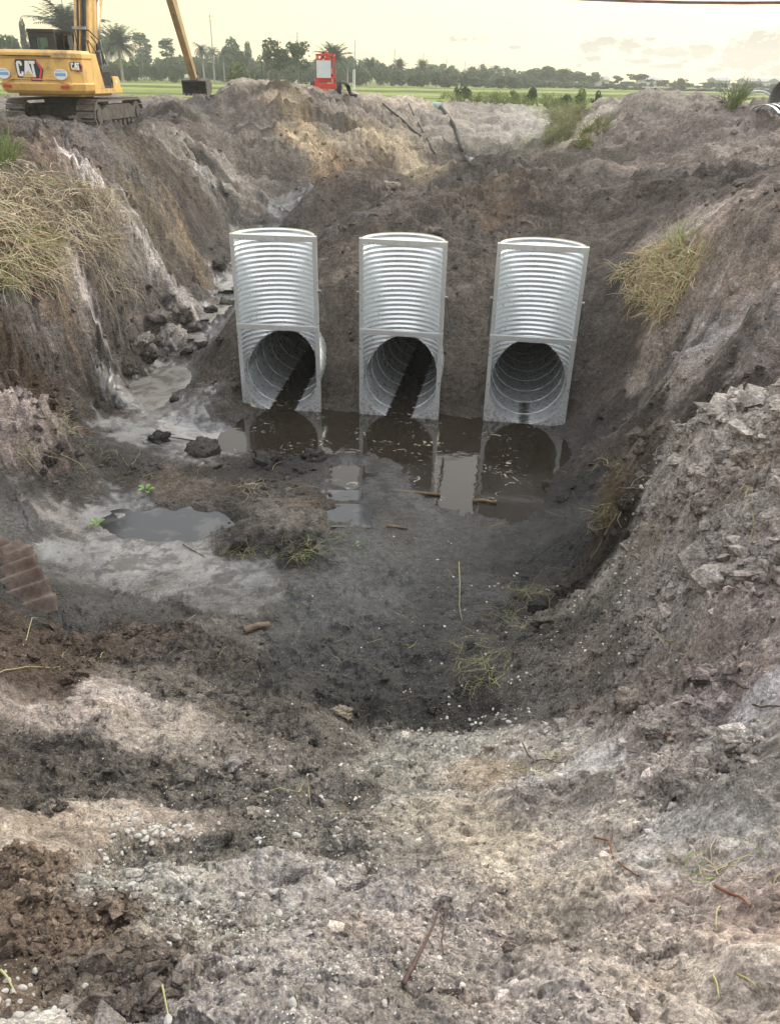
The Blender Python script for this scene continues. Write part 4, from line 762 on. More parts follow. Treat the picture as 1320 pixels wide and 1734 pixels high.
def badge(parent, T, sc, y=-.03):
    """T maps (x, z) of the badge plane and a depth to local 3-D"""
    def pl(name, poly, d0, d1, mat, par):
        n = len(poly); V = [T(p[0] * sc, p[1] * sc, d0) for p in poly] + [T(p[0] * sc, p[1] * sc, d1) for p in poly]
        m = MB(); m.add(V, [tuple(range(n))[::-1], tuple(range(n, 2 * n))] + [(i, (i + 1) % n, n + (i + 1) % n, n + i) for i in range(n)]); return m.build(name, mat, par)
    b = pl('badge', [(-1.02, -.42), (-1.06, .55), (-.95, .68), (.60, .68), (1.05, .10), (.78, -.62), (.0, -.62), (-.10, -.42)], 0, .008, MK, parent)
    pl('stripe', [(.52, .62), (.66, .62), (1.0, .10), (.72, -.57), (.10, -.57), (.04, -.44), (.62, -.44), (.84, .10)], .008, .014, MRED, b)
    pl('letter_c', [(-.52, .30), (-.52, .46), (-.60, .58), (-.86, .58), (-.96, .46), (-.96, -.22), (-.86, -.34), (-.60, -.34), (-.50, -.22), (-.50, -.05), (-.66, -.05), (-.66, -.18), (-.79, -.18), (-.79, .42), (-.68, .42), (-.68, .30)], .008, .016, MWH, b)
    pl('letter_a', [(-.48, -.36), (-.26, .60), (-.02, .60), (.22, -.36), (.05, -.36), (.0, -.12), (-.24, -.12), (-.30, -.36)], .008, .016, MWH, b)
    pl('letter_t', [(.02, .60), (.50, .60), (.48, .42), (.36, .42), (.40, -.38), (.22, -.38), (.18, .42), (.04, .42)], .008, .016, MWH, b)
    pl('triangle', [(-.62, -.40), (-.13, .02), (.30, -.40)], .016, .022, simple('badge_tan', (.62, .45, .20), .4, var=.05) if 'badge_tan' not in bpy.data.materials else bpy.data.materials['badge_tan'], b)
    return b
badge(cw, lambda x, z, d: (x - .10, .034 - d, z + 1.74), .44)
ca, sa_ = math.cos(R_(52)), math.sin(R_(52))
badge(cw, lambda x, z, d: (1.355 + x * ca + d * sa_ + .012, .33 + x * sa_ - d * ca - .012, z + 1.86), .20)
for x0 in (-1.02, .92):
    m = MB(); nn = 24; V = [(x0 + .22 * math.cos(t), .05 if 0 else .052 - .0, 1.66 + .145 * math.sin(t)) for t in np.linspace(0, 2 * math.pi, nn, endpoint=False)]
    V2 = [(p[0], .015, p[2]) for p in V]; m.add(V + V2, [tuple(range(nn)), tuple(range(2 * nn - 1, nn - 1, -1))] + [(i, (i + 1) % nn, nn + (i + 1) % nn, nn + i) for i in range(nn)])
    dc = m.build('round_sticker', MWH, cw)
    m = MB(); m.box((x0, .012, 1.655), (.36, .004, .075)); m.build('sticker_band', MBLU, dc)
    cu_ = bpy.data.curves.new('lettering', 'FONT'); cu_.body = 'TRIPLE S'; cu_.size = .085; cu_.align_x = 'CENTER'; cu_.extrude = .001
    cu_.materials.append(MBLU); to0 = bpy.data.objects.new('lettering', cu_); COL.objects.link(to0); bpy.context.view_layer.update(); lme = bpy.data.meshes.new_from_object(to0.evaluated_get(bpy.context.evaluated_depsgraph_get())); bpy.data.objects.remove(to0); to = bpy.data.objects.new('lettering', lme); COL.objects.link(to); to.parent = dc; to.location = (x0, .013, 1.715); to.rotation_euler = (math.pi / 2, 0, 0)
m = MB(); m.box((0, 2.45, 1.20), (2.94, 2.4, .14)); m.box((0, 2.2, 1.10), (2.2, 2.6, .12)); m.build('deck', MY, EX, bevel=.01)
m = MB(); m.prism([(1.3, 1.27), (1.3, 2.24), (1.75, 2.24), (2.15, 1.27)], -1.46, 1.46, 0); m.build('engine_hood', MY, EX, bevel=.02)
m = MB(); m.prism([(2.15, 1.27), (2.15, 1.86), (2.3, 1.95), (2.75, 1.95), (2.85, 1.86), (2.85, 1.27)], .95, 1.42, 0); ab = m.build('air_cleaner_box', MK, EX, bevel=.02)
for k in range(6):
    m = MB(); m.box((1.425, 2.25 + k * .1, 1.55), (.012, .05, .4)); m.build('louvre', MRUB, ab)
m = MB(); m.prism([(2.95, 1.27), (2.95, 1.62), (3.45, 1.62), (3.6, 1.5), (3.6, 1.27)], .8, 1.44, 0); tb = m.build('tool_box', MY, EX, bevel=.015)
m = MB(); m.box((1.45, 3.2, 1.46), (.01, .14, .1)); m.build('notice', MWH, tb)
# cab: black frame, panes between
cabr = MB(); X0, X1, Y0, Y1, Z0, Z1 = -1.30, -.42, 2.75, 4.5, 1.27, 2.86
for x in (X0, X1):
    cabr.beam((x, Y0, Z0), (x, Y0, Z1), .09, .09, up=(0, 1, 0)); cabr.beam((x, Y1, Z0), (x, Y1 - .2, Z1), .07, .07, up=(0, 1, 0)); cabr.beam((x, 3.4, Z0), (x, 3.4, Z1), .07, .07, up=(0, 1, 0))
    cabr.box((x, 3.6, 1.55), (.05, 1.75, .55))
cabr.box((-.86, Y0, 1.75), (.88, .06, 1.0)); cabr.box((-.86, 3.55, Z1 + .03), (.98, 1.75, .1)); cabr.box((-.86, Y0, 2.78), (.88, .08, .16))
for x in (-1.18, -.56): cabr.box((x, Y0, 2.5), (.2, .07, .6))
cab = cabr.build('cab', MK, EX, bevel=.015)
m = MB(); m.box((-.86, Y0 + .01, 2.48), (.46, .012, .5)); m.build('window', MGL, cab)
for y0, y1 in ((2.8, 3.36), (3.44, 4.3)):
    for x in (X0, X1): m = MB(); m.box((x, (y0 + y1) / 2, 2.32), (.012, y1 - y0, .98)); m.build('window', MGL, cab)
m = MB(); m.box((-.86, Y1 - .1, 2.2), (.8, .012, 1.1)); m.build('window', MGL, cab)
m = MB(); m.prism([(3.25, 1.27), (3.25, 2.35), (3.37, 2.45), (3.45, 1.8), (3.9, 1.75), (3.9, 1.6), (3.3, 1.6)], -1.1, -.65, 0); m.build('seat', MK, cab)
for pts_ in ([(.52, 2.5, 2.2), (.52, 2.45, 2.92), (.95, 2.6, 2.92), (1.12, 3.0, 2.65), (1.15, 3.1, 1.3)], [(1.2, 2.1, 1.27), (1.12, 2.0, 2.6), (.95, 1.95, 2.72)], [(1.42, 3.0, 1.3), (1.3, 2.6, 2.4), (1.05, 2.5, 2.75)], [(1.42, 2.2, 1.3), (1.32, 2.1, 2.3), (1.15, 2.0, 2.62)], [(1.3, 2.55, 2.35), (1.33, 2.1, 2.3)]):
    m = MB(); m.tube(pts_, .022, 6); m.build('handrail', MK, EX, True)
# boom (box section that swells at the bend), its flanges, hoses and rams
def boxarm(path, th, wd, name, mat, par, xc=.2):
    m = MB(); V = []; n = len(path)
    for i, (y, z) in enumerate(path):
        a = path[max(i - 1, 0)]; b = path[min(i + 1, n - 1)]; d = np.array([b[0] - a[0], b[1] - a[1]]); d /= np.linalg.norm(d); nn_ = np.array([-d[1], d[0]]) * th[i] / 2
        for sx in (-1, 1):
            for sg in (1, -1): V.append((xc + sx * wd / 2, y + sg * nn_[0], z + sg * nn_[1]))
    Fs = []
    for i in range(n - 1):
        o = 4 * i; Fs += [(o, o + 1, o + 5, o + 4), (o + 3, o + 2, o + 6, o + 7), (o + 2, o, o + 4, o + 6), (o + 1, o + 3, o + 7, o + 5)]
    Fs += [(0, 2, 3, 1), (4 * n - 4, 4 * n - 3, 4 * n - 1, 4 * n - 2)]; m.add(V, Fs); return m.build(name, mat, par, bevel=.015)
BP = [(3.45, 1.75), (4.0, 2.6), (4.65, 3.9), (5.6, 5.4), (6.9, 6.7), (9.2, 7.5), (12.0, 7.3)]
bo = boxarm(BP, [.55, .75, 1.05, 1.35, 1.35, 1.05, .6], .58, 'boom', MY, EX)
for xo in (-.12, -.04, .06, .15):
    m = MB(); m.tube([(.2 + xo, y - .45 * min(1, .3 + i * .25) - .12, z + .18 + .05 * i) for i, (y, z) in enumerate(BP[:5])], .035, 6); m.build('hydraulic_hose', MY2 if abs(xo) < .05 else MK, bo, True)
for z_ in (2.9, 3.9): m = MB(); m.box((.2, 4.15 - .62 + (z_ - 2.9) * .45, z_ + .12), (.5, .06, .08)); m.build('hose_clamp', MGREY, bo)
for k, (w_, h_) in enumerate(((.10, .14), (.05, .05), (.12, .14), (.05, .05), (.10, .14))):
    m = MB(); m.box((.2 + .30, 5.0 + k * .17, 4.35 + k * .03), (.012, w_, h_)); m.build('stencilled_mark', MK, bo)
for x in (-.22, .62):
    m = MB(); m.tube([(x, 3.75, 1.45), (x, 4.05, 2.55)], .10, 12); m.build('ram_barrel', MK, EX, True)
    m = MB(); m.tube([(x, 4.04, 2.5), (x, 4.62, 4.1)], .05, 10); r_ = m.build('ram_rod', MCHR, EX, True)
    m = MB(); m.tube([(x - .08, 4.62, 4.12), (x + .08, 4.62, 4.12)], .13, 12); m.build('ram_eye', MK, r_, True)
SP = [(11.6, 8.0), (12.3, 6.9), (14.2, 4.55), (16.55, 1.55)]
stk = boxarm(SP, [.45, .80, .54, .30], .32, 'stick', simple('weathered_arm', (.34, .235, .10), .6, var=.25, vs=1.5, dirt=.8), EX)
m = MB(); m.tube([(.42, 10.2, 8.3), (.42, 11.5, 8.15)], .08, 8); m.tube([(-.02, 10.2, 8.3), (-.02, 11.5, 8.15)], .08, 8); m.build('ram_barrel', MK, EX, True)
m = MB(); m.tube([(.2, 13.2, 6.3), (.2, 15.1, 3.75)], .07, 8); m.tube([(.2, 15.0, 3.8), (.2, 16.2, 2.2)], .035, 8); m.build('ram_rod', MGREY, stk, True)
m = MB(); m.beam((.2, 16.2, 2.1), (.2, 16.9, 1.75), .3, .08); m.beam((.2, 16.55, 1.5), (.2, 17.0, 1.6), .34, .12); m.build('linkage', MK, stk)
# bucket, open side towards the machine
m = MB(); prof = [(16.45, 1.45), (17.1, 1.55), (17.5, 1.3), (17.45, .98), (17.0, .78), (16.5, .80)]; inn = [(16.5, 1.38), (17.05, 1.47), (17.4, 1.27), (17.36, 1.02), (16.98, .85), (16.5, .87)]
for x0, x1 in ((-.47, -.43), (.83, .87)): m.prism(prof, x0, x1, 0)
n_ = len(prof); V = [(x, p[0], p[1]) for x in (-.43, .83) for p in prof] + [(x, p[0], p[1]) for x in (-.43, .83) for p in inn]
Fs = []
for i in range(n_ - 1): Fs += [(i, i + 1, n_ + i + 1, n_ + i), (2 * n_ + i, 3 * n_ + i, 3 * n_ + i + 1, 2 * n_ + i + 1)]
Fs += [(0, n_, 3 * n_, 2 * n_), (n_ - 1, 3 * n_ - 1, 4 * n_ - 1, 2 * n_ + n_ - 1)]
m.add(V, Fs); bk = m.build('bucket', MUND, EX)
for k in range(6):
    m = MB(); x = -.35 + k * .22; m.prism([(16.5, .80), (16.5, .88), (16.2, .78)], x - .045, x + .045, 0); m.build('tooth', MGREY, bk)
# undercarriage
m = MB(); m.box((0, 2.9, .78), (1.5, 2.0, .38)); m.tube([(0, 2.6, .9), (0, 2.6, 1.1)], .72, 20); m.box((0, 1.9, .62), (1.9, .35, .3)); m.box((0, 3.9, .62), (1.9, .35, .3)); m.build('chassis', MUND, EX)
yr, yf, zc0, rr = 1.15, 4.75, .50, .43
per = 2 * (yf - yr) + 2 * math.pi * rr; ns = 46
shoe = MB(); shoe.box((0, 0, 0), (.68, .176, .035)); shoe.box((0, .05, .03), (.68, .02, .03)); shoe.box((0, -.01, .025), (.68, .015, .02)); shoe.box((0, -.065, .03), (.68, .02, .03))
shoe_me = None
for sx in (-1.25, 1.25):
    m = MB(); m.prism([(yr + .3, .35), (yr + .3, .62), (yr + .8, .80), (yf - .7, .80), (yf - .1, .62), (yf - .1, .35)], sx - .2, sx + .25 * 1, 0); tk = m.build('track_frame', MUND, EX, bevel=.02)
    for (yc, r_, nm) in ((yr, rr - .06, 'sprocket'), (yf, rr - .06, 'idler')):
        m = MB(); m.tube([(sx - .24, yc, zc0), (sx + .24, yc, zc0)], r_, 18); m.tube([(sx - .3, yc, zc0), (sx + .3, yc, zc0)], r_ * .55, 14); m.build(nm, MUND, tk)
    for k in range(7): m = MB(); m.tube([(sx - .27, yr + .55 + k * .42, .22), (sx + .27, yr + .55 + k * .42, .22)], .12, 10); m.build('roller', MUND, tk)
    for k in range(ns):
        s_ = per * k / ns; L1 = yf - yr
        if s_ < L1: y, z, a = yr + s_, zc0 + rr, 0
        elif s_ < L1 + math.pi * rr: t = (s_ - L1) / rr; y, z, a = yf + rr * math.sin(t), zc0 + rr * math.cos(t), -t
        elif s_ < 2 * L1 + math.pi * rr: q_ = s_ - L1 - math.pi * rr; y, z, a = yf - q_, zc0 - rr, math.pi
        else: t = (s_ - 2 * L1 - math.pi * rr) / rr; y, z, a = yr - rr * math.sin(t), zc0 - rr * math.cos(t), math.pi - t
        if shoe_me is None: so_ = shoe.build('track_shoe', MTRK, tk, bevel=.004); shoe_me = so_.data
        else: so_ = bpy.data.objects.new('track_shoe', shoe_me); COL.objects.link(so_); so_.parent = tk
        so_.location = (sx, y, z); so_.rotation_euler = (a, 0, 0)
# ---------------------------------------------------------------- red pump on the rim
pb = atD(551, 159, 43.5); PU = empty('pump', (pb[0], pb[1], pb[2] - .05), R_(2), 'red skid pump with a white panel standing on the rim of the spoil heap', 'pump')
u, v_ = .0292, .0258
m = MB()
for x in (-.40, .42):
    for y in (0, 1.5): m.beam((x, y, .4), (x, y, 1.75), .07, .07, up=(0, 1, 0))
for y in (0, 1.5): m.beam((-.43, y, 1.72), (.46, y, 1.72), .07, .07)
for x in (-.40, .42): m.beam((x, 0, 1.72), (x, 1.5, 1.72), .07, .07)
m.beam((-.43, 0, .78), (.46, 0, .78), .05, .05); m.build('frame', MREDP, PU, bevel=.01)
m = MB(); m.prism([(-.53, .62), (-.53, 1.02 - .3), (-.42, .45), (.45, .45), (.52, .8), (.52, .30), (-.53, .30)], -.05, .03, 1); m.box((0, .75, .38), (1.0, 1.5, .22)); m.build('chassis', MREDP, PU)
m = MB(); m.box((-.06, -.06, 1.03 + .08), (.70, .03, .74)); m.build('panel', simple('panel_white', (.62, .68, .70), .5, var=.05), PU, bevel=.006)
m = MB(); m.box((-.06, -.05, 1.52), (.06, .02, .06)); m.build('panel_tab', MWH, PU)
m = MB(); m.box((.0, .8, .85), (.6, 1.0, .6)); m.tube([(.1, .3, 1.5), (.1, .8, 1.5)], .16, 14); m.tube([(.1, .5, 1.5), (.1, .5, 1.82), (.0, .5, 1.86)], .06, 8); m.tube([(-.2, .6, 1.1), (-.2, .6, 1.6), (-.12, .5, 1.78)], .05, 8); m.build('engine', MREDP, PU)
m = MB(); m.tube([(-.08, .2, 1.5), (-.08, .2, 1.85)], .045, 8); m.build('exhaust', MK, PU); m = MB(); m.tube([(.30, .1, .9), (.5, .0, .6)], .05, 8); m.build('lever', MK, PU)
m = MB(); m.box((.46, .3, 1.15), (.05, .5, .5)); m.build('side_box', MK, PU)
for x in (-.66, .66):
    m = MB(); m.tube([(x - .11, .7, .28), (x + .11, .7, .28)], .34, 20); w_ = m.build('wheel', MRUB, PU, bevel=.02)
    m = MB(); m.tube([(x - .115, .7, .28), (x + .115, .7, .28)], .17, 14); m.build('rim', MGREY, w_)
m = MB(); m.prism([(-.10, .28), (.16, .28), (.12, .02), (-.06, .02)], -.32, -.1, 1); bu = m.build('bucket', simple('orange_plastic', (.8, .13, .04), .5), PU)
m = MB(); m.box((-.28, -.12, .2), (.3, .2, .07)); m.build('tray', simple('yellow_plastic', (.6, .5, .1), .5), PU)
m = MB(); m.box((.33, -.2, .13), (.2, .25, .2)); m.build('battery_box', simple('blue_grey', (.3, .36, .42), .5), PU)
def hose(name, px, r, mat, lift, label, cat='hose', ends=None, n=10):
    P = []
    for q in px:
        p = ghit(q[0], q[1]); P.append(np.array([p[0], p[1], hq(p[0], p[1])[0] + lift + (q[2] if len(q) > 2 else 0)]))
    # smooth the run
    Q = []
    for i in range(len(P) - 1):
        p0, p1, p2, p3 = P[max(i - 1, 0)], P[i], P[i + 1], P[min(i + 2, len(P) - 1)]
        for t in np.linspace(0, 1, 6, endpoint=False): Q.append(.5 * (2 * p1 + (p2 - p0) * t + (2 * p0 - 5 * p1 + 4 * p2 - p3) * t * t + (3 * p1 - p0 - 3 * p2 + p3) * t ** 3))
    Q.append(P[-1]); m = MB(); m.tube(Q, r, n); return tag(m.build(name, mat, None, True), label, cat), Q
ho, Q = hose('drain_hose', [(744, 184), (752, 193), (764, 210), (772, 228), (778, 245), (780, 258), (788, 270), (796, 277)], .10, MRUB, .08, 'thick dark hose running down the far pit wall from a pale green collar')
m = MB(); m.tube([Q[0] + np.array([-.35, .3, .08]), Q[0] + np.array([.1, -.1, .02])], .17, 12); m.build('collar', simple('pale_green_plastic', (.35, .5, .42), .5), ho)
m = MB(); m.tube([Q[-1], Q[-1] + np.array([.1, -.2, -.03])], .12, 10); m.build('nozzle', MGREY, ho)
hose('pump_hose', [(575, 152, .7), (584, 158, .35), (594, 163, .05), (604, 166)], .09, MRUB, .05, 'black hose drooping from the red pump down to the soil')
hose('thin_hose', [(648, 178), (662, 190), (680, 206), (697, 222), (712, 236)], .045, MRUB, .05, 'thin dark line lying diagonally on the sandy far wall, leftmost of two')
hose('thin_hose', [(692, 180), (700, 196), (708, 214), (722, 240), (735, 262)], .04, MRUB, .04, 'thin dark line on the far wall just left of the thick hose')
# ---------------------------------------------------------------- trees and far things
def leafmat(name, c1, c2):
    s = NT(name); c = s.mix(s.rng(s.noise(.6, 4), .35, .65), c1, c2)
    g = s.n('ShaderNodeObjectInfo'); hs = s.n('ShaderNodeHueSaturation'); s.put(hs.inputs['Value'], s.rng(g.outputs['Random'], 0, 1, .75, 1.25)); s.put(hs.inputs['Color'], c)
    return s.fin(hs.outputs[0], .75, spec=.2)
ML = leafmat('leaves', (.045, .08, .032), (.095, .145, .055)); ML2 = leafmat('light_leaves', (.10, .15, .035), (.17, .22, .06)); MPL = leafmat('palm_leaves', (.065, .10, .065), (.12, .165, .10))
MBK = simple('bark', (.20, .17, .14), .9, var=.3, vs=3); MBK2 = simple('pale_bark', (.34, .32, .29), .9, var=.2, vs=3)
def leaf_cloud(centers, radii, n, size, seed, droop=0):
    r = np.random.default_rng(seed); k = r.choice(len(centers), n, p=np.array(radii)[:, 0] ** 2 / sum(q[0] ** 2 for q in radii))
    d = r.normal(size=(n, 3)); d /= np.linalg.norm(d, axis=1, keepdims=True); rad = r.uniform(.35, 1.0, (n, 1)) ** .5
    P = np.array(centers)[k] + d * rad * np.array(radii)[k]
    if droop: P[:, 2] -= r.exponential(droop, n)
    nrm = r.normal(size=(n, 3)) + d * .8; nrm /= np.linalg.norm(nrm, axis=1, keepdims=True)
    a = np.cross(nrm, r.normal(size=(n, 3))); a /= np.linalg.norm(a, axis=1, keepdims=True); b = np.cross(nrm, a)
    s_ = size * r.uniform(.5, 1.4, (n, 1)); a = a * s_; b = b * s_ * .6
    V = np.stack([P - a, P - b, P + a, P + b], 1).reshape(-1, 3); f_ = np.arange(4 * n).reshape(-1, 4); return V, f_
def me_of(o):
    me = o.data; bpy.data.objects.remove(o); return me
def broad(seed, shape='round', n=1500, leaf=.035):
    r = np.random.default_rng(seed); C_ = []; Rr = []
    nb = {'round': 13, 'bush': 9, 'tall': 13, 'pine': 15, 'flat': 12}[shape]
    for _ in range(nb):
        a = r.uniform(0, 6.28)
        if shape == 'round': q = r.uniform(0, .34); C_.append((q * math.cos(a), q * math.sin(a), r.uniform(.42, .85))); w_ = r.uniform(.10, .2); Rr.append((w_, w_, w_ * .7))
        elif shape == 'bush': q = r.uniform(0, .36); C_.append((q * math.cos(a), q * math.sin(a), r.uniform(.15, .72))); w_ = r.uniform(.15, .27); Rr.append((w_, w_, w_ * .9))
        elif shape == 'tall': q = r.uniform(0, .2); C_.append((q * math.cos(a), q * math.sin(a), r.uniform(.5, .93))); w_ = r.uniform(.05, .11); Rr.append((w_, w_, w_ * 1.1))
        elif shape == 'pine': z = r.uniform(.35, .97); q = r.uniform(.0, .16) * (1.25 - z); C_.append((q * math.cos(a), q * math.sin(a), z)); Rr.append((.09, .09, .03))
        elif shape == 'flat': q = r.uniform(0, .42); C_.append((q * math.cos(a), q * math.sin(a), r.uniform(.55, .85) - q * .3)); w_ = r.uniform(.1, .18); Rr.append((w_, w_, w_ * .55))
    V, f_ = leaf_cloud(C_, Rr, n, leaf, seed + 1, .05 if shape == 'tall' else 0); V[:, 2] = np.maximum(V[:, 2], .0)
    V[:, 2] *= 1 / max(V[:, 2].max(), .9)
    crown = me_of(mesh_np('crown', V, f_, ML)); m = MB()
    top = {'round': .75, 'bush': .4, 'tall': .93, 'pine': .97, 'flat': .7}[shape]; m.tube([(0, 0, -.02), (.01, 0, top * .5), (0, .01, top)], [.022, .015, .006] if shape != 'bush' else [.03, .02, .01], 6)
    for c_ in C_[:7]: m.tube([(0, 0, c_[2] * .62), tuple(np.array(c_) * [.5, .5, .9]), c_], [.010, .007, .003], 4, cap=False)
    return crown, me_of(m.build('trunk', MBK))
def palm(seed, n=46, ln=.46, droop=1.0, skirt=True, th=.62):
    """unit height palm: trunk to th, crown above"""
    r = np.random.default_rng(seed); V = []; Fq = []; c = 0
    for k in range(n):
        a = r.uniform(0, 6.28); e0 = r.uniform(-.5 if skirt else 0, 1.45); L_ = ln * r.uniform(.75, 1.05); P = [np.array([0, 0, th])]; seg = 9; el_ = e0
        for i in range(seg):
            el_ -= droop * (.10 + .07 * i / seg) * (1.15 if e0 < 1 else .8); P.append(P[-1] + L_ / seg * np.array([math.cos(a) * math.cos(el_), math.sin(a) * math.cos(el_), math.sin(el_)]))
        side = np.array([-math.sin(a), math.cos(a), 0]); wl = L_ * .26
        for i in range(1, seg + 1):
            d = P[i] - P[i - 1]
            for sg in (-1, 1):
                for h_ in (0, .5):
                    b0 = P[i - 1] + d * h_; wv = wl * (1 - abs((i + h_) / seg - .45) * 1.1) + .01
                    tip = b0 + side * sg * wv * .9 + d * .9 + np.array([0, 0, -wv * r.uniform(.15, .6)]); V += [b0 - d * .12, b0 + d * .28, tip]; Fq.append((c, c + 1, c + 2)); c += 3
        for i in range(seg): V += [P[i] + side * .004, P[i] - side * .004, P[i + 1] - side * .002]; Fq.append((c, c + 1, c + 2)); c += 3
    crown = me_of(mesh_np('crown', np.array(V), np.array(Fq), MPL)); m = MB()
    m.tube([(0, 0, -.02), (0, 0, .05), (.004, 0, th * .6), (0, 0, th - .05), (0, 0, th)], [.045, .03, .024, .030, .03], 8); return crown, me_of(m.build('trunk', MBK2))
KINDS_ = {'round': [broad(100 + i, 'round') for i in range(4)], 'bush': [broad(200 + i, 'bush', 900, .06) for i in range(5)], 'tall': [broad(300 + i, 'tall', 1100, .028) for i in range(3)],
          'pine': [broad(400 + i, 'pine', 700, .022) for i in range(3)], 'flat': [broad(500 + i, 'flat', 1500, .03) for i in range(2)],
          'date': [palm(600 + i, 90, .42, .75) for i in range(2)], 'queen': [palm(700 + i, 34, .34, 1.5, False, .72) for i in range(3)]}
NMS = {'round': 'broadleaf_tree', 'bush': 'shrub', 'tall': 'eucalyptus_tree', 'pine': 'pine_tree', 'flat': 'oak_tree', 'date': 'date_palm', 'queen': 'palm_tree'}
CATS = {'round': 'tree', 'bush': 'shrub', 'tall': 'tree', 'pine': 'pine tree', 'flat': 'tree', 'date': 'palm tree', 'queen': 'palm tree'}
LM = {}
def tree(kind, px, top, D, wpx, label, group=None, light=False, zb=3.85):
    p = atD(px, top, D); H = max(p[2] - zb, .5); crown, trunk = KINDS_[kind][random.randrange(len(KINDS_[kind]))]
    Zd = (np.array([p[0], p[1], zb]) - EYE) @ c_f; wm = wpx * Zd / F * (1.22 if kind in ('date', 'queen', 'tall', 'pine') else 1.05)
    nat = {'round': .95, 'bush': 1.0, 'tall': .55, 'pine': .36, 'flat': 1.1, 'date': .78, 'queen': .6}[kind]; sxy = wm / nat
    r = empty(NMS[kind], (p[0], p[1], zb), random.uniform(0, 6.28), label, CATS[kind], group)
    if light:
        key = crown.name
        if key not in LM: c2 = crown.copy(); c2.materials[0] = ML2; LM[key] = c2
        crown = LM[key]
    for nm, me in (('crown', crown), ('trunk', trunk)):
        o = bpy.data.objects.new(nm, me); COL.objects.link(o); o.parent = r; o.scale = (sxy, sxy, H) if nm == 'crown' or kind in ('bush',) else (H * .9, H * .9, H)
    return r
ORD = 'first second third fourth fifth sixth seventh eighth ninth tenth'.split()
def name_near(items, marks, fmt):
    by = {}
    for o, px, py in items:
        k = min(range(len(marks)), key=lambda i: math.hypot(marks[i][0] - px, (marks[i][1] - py))); by.setdefault(k, []).append((math.hypot(marks[k][0] - px, marks[k][1] - py), o))
    for k, L_ in by.items():
        L_.sort(key=lambda t: t[0])
        for i, (d, o) in enumerate(L_): o['label'] = fmt % ((ORD[i] if i < 10 else '%dth' % (i + 1) if (i + 1) % 10 not in (1, 2, 3) or 10 < i + 1 < 14 else '%d%s' % (i + 1, {1: 'st', 2: 'nd', 3: 'rd'}[(i + 1) % 10])), marks[k][2])
MK_T = [(60, 100, 'excavator cab'), (195, 100, 'thick-trunked date palm'), (320, 100, 'excavator bucket'), (409, 100, 'yellow-green bush'), (470, 100, 'pale-trunked drooping tree'), (551, 100, 'red pump'), (627, 100, 'round-headed palm'), (745, 100, 'pale green hose collar'), (797, 100, 'solitary round palm'), (950, 100, 'long dark grove'), (1080, 100, 'broad oak'), (1180, 100, 'right spoil heap'), (1277, 100, 'pale pipe arch')]
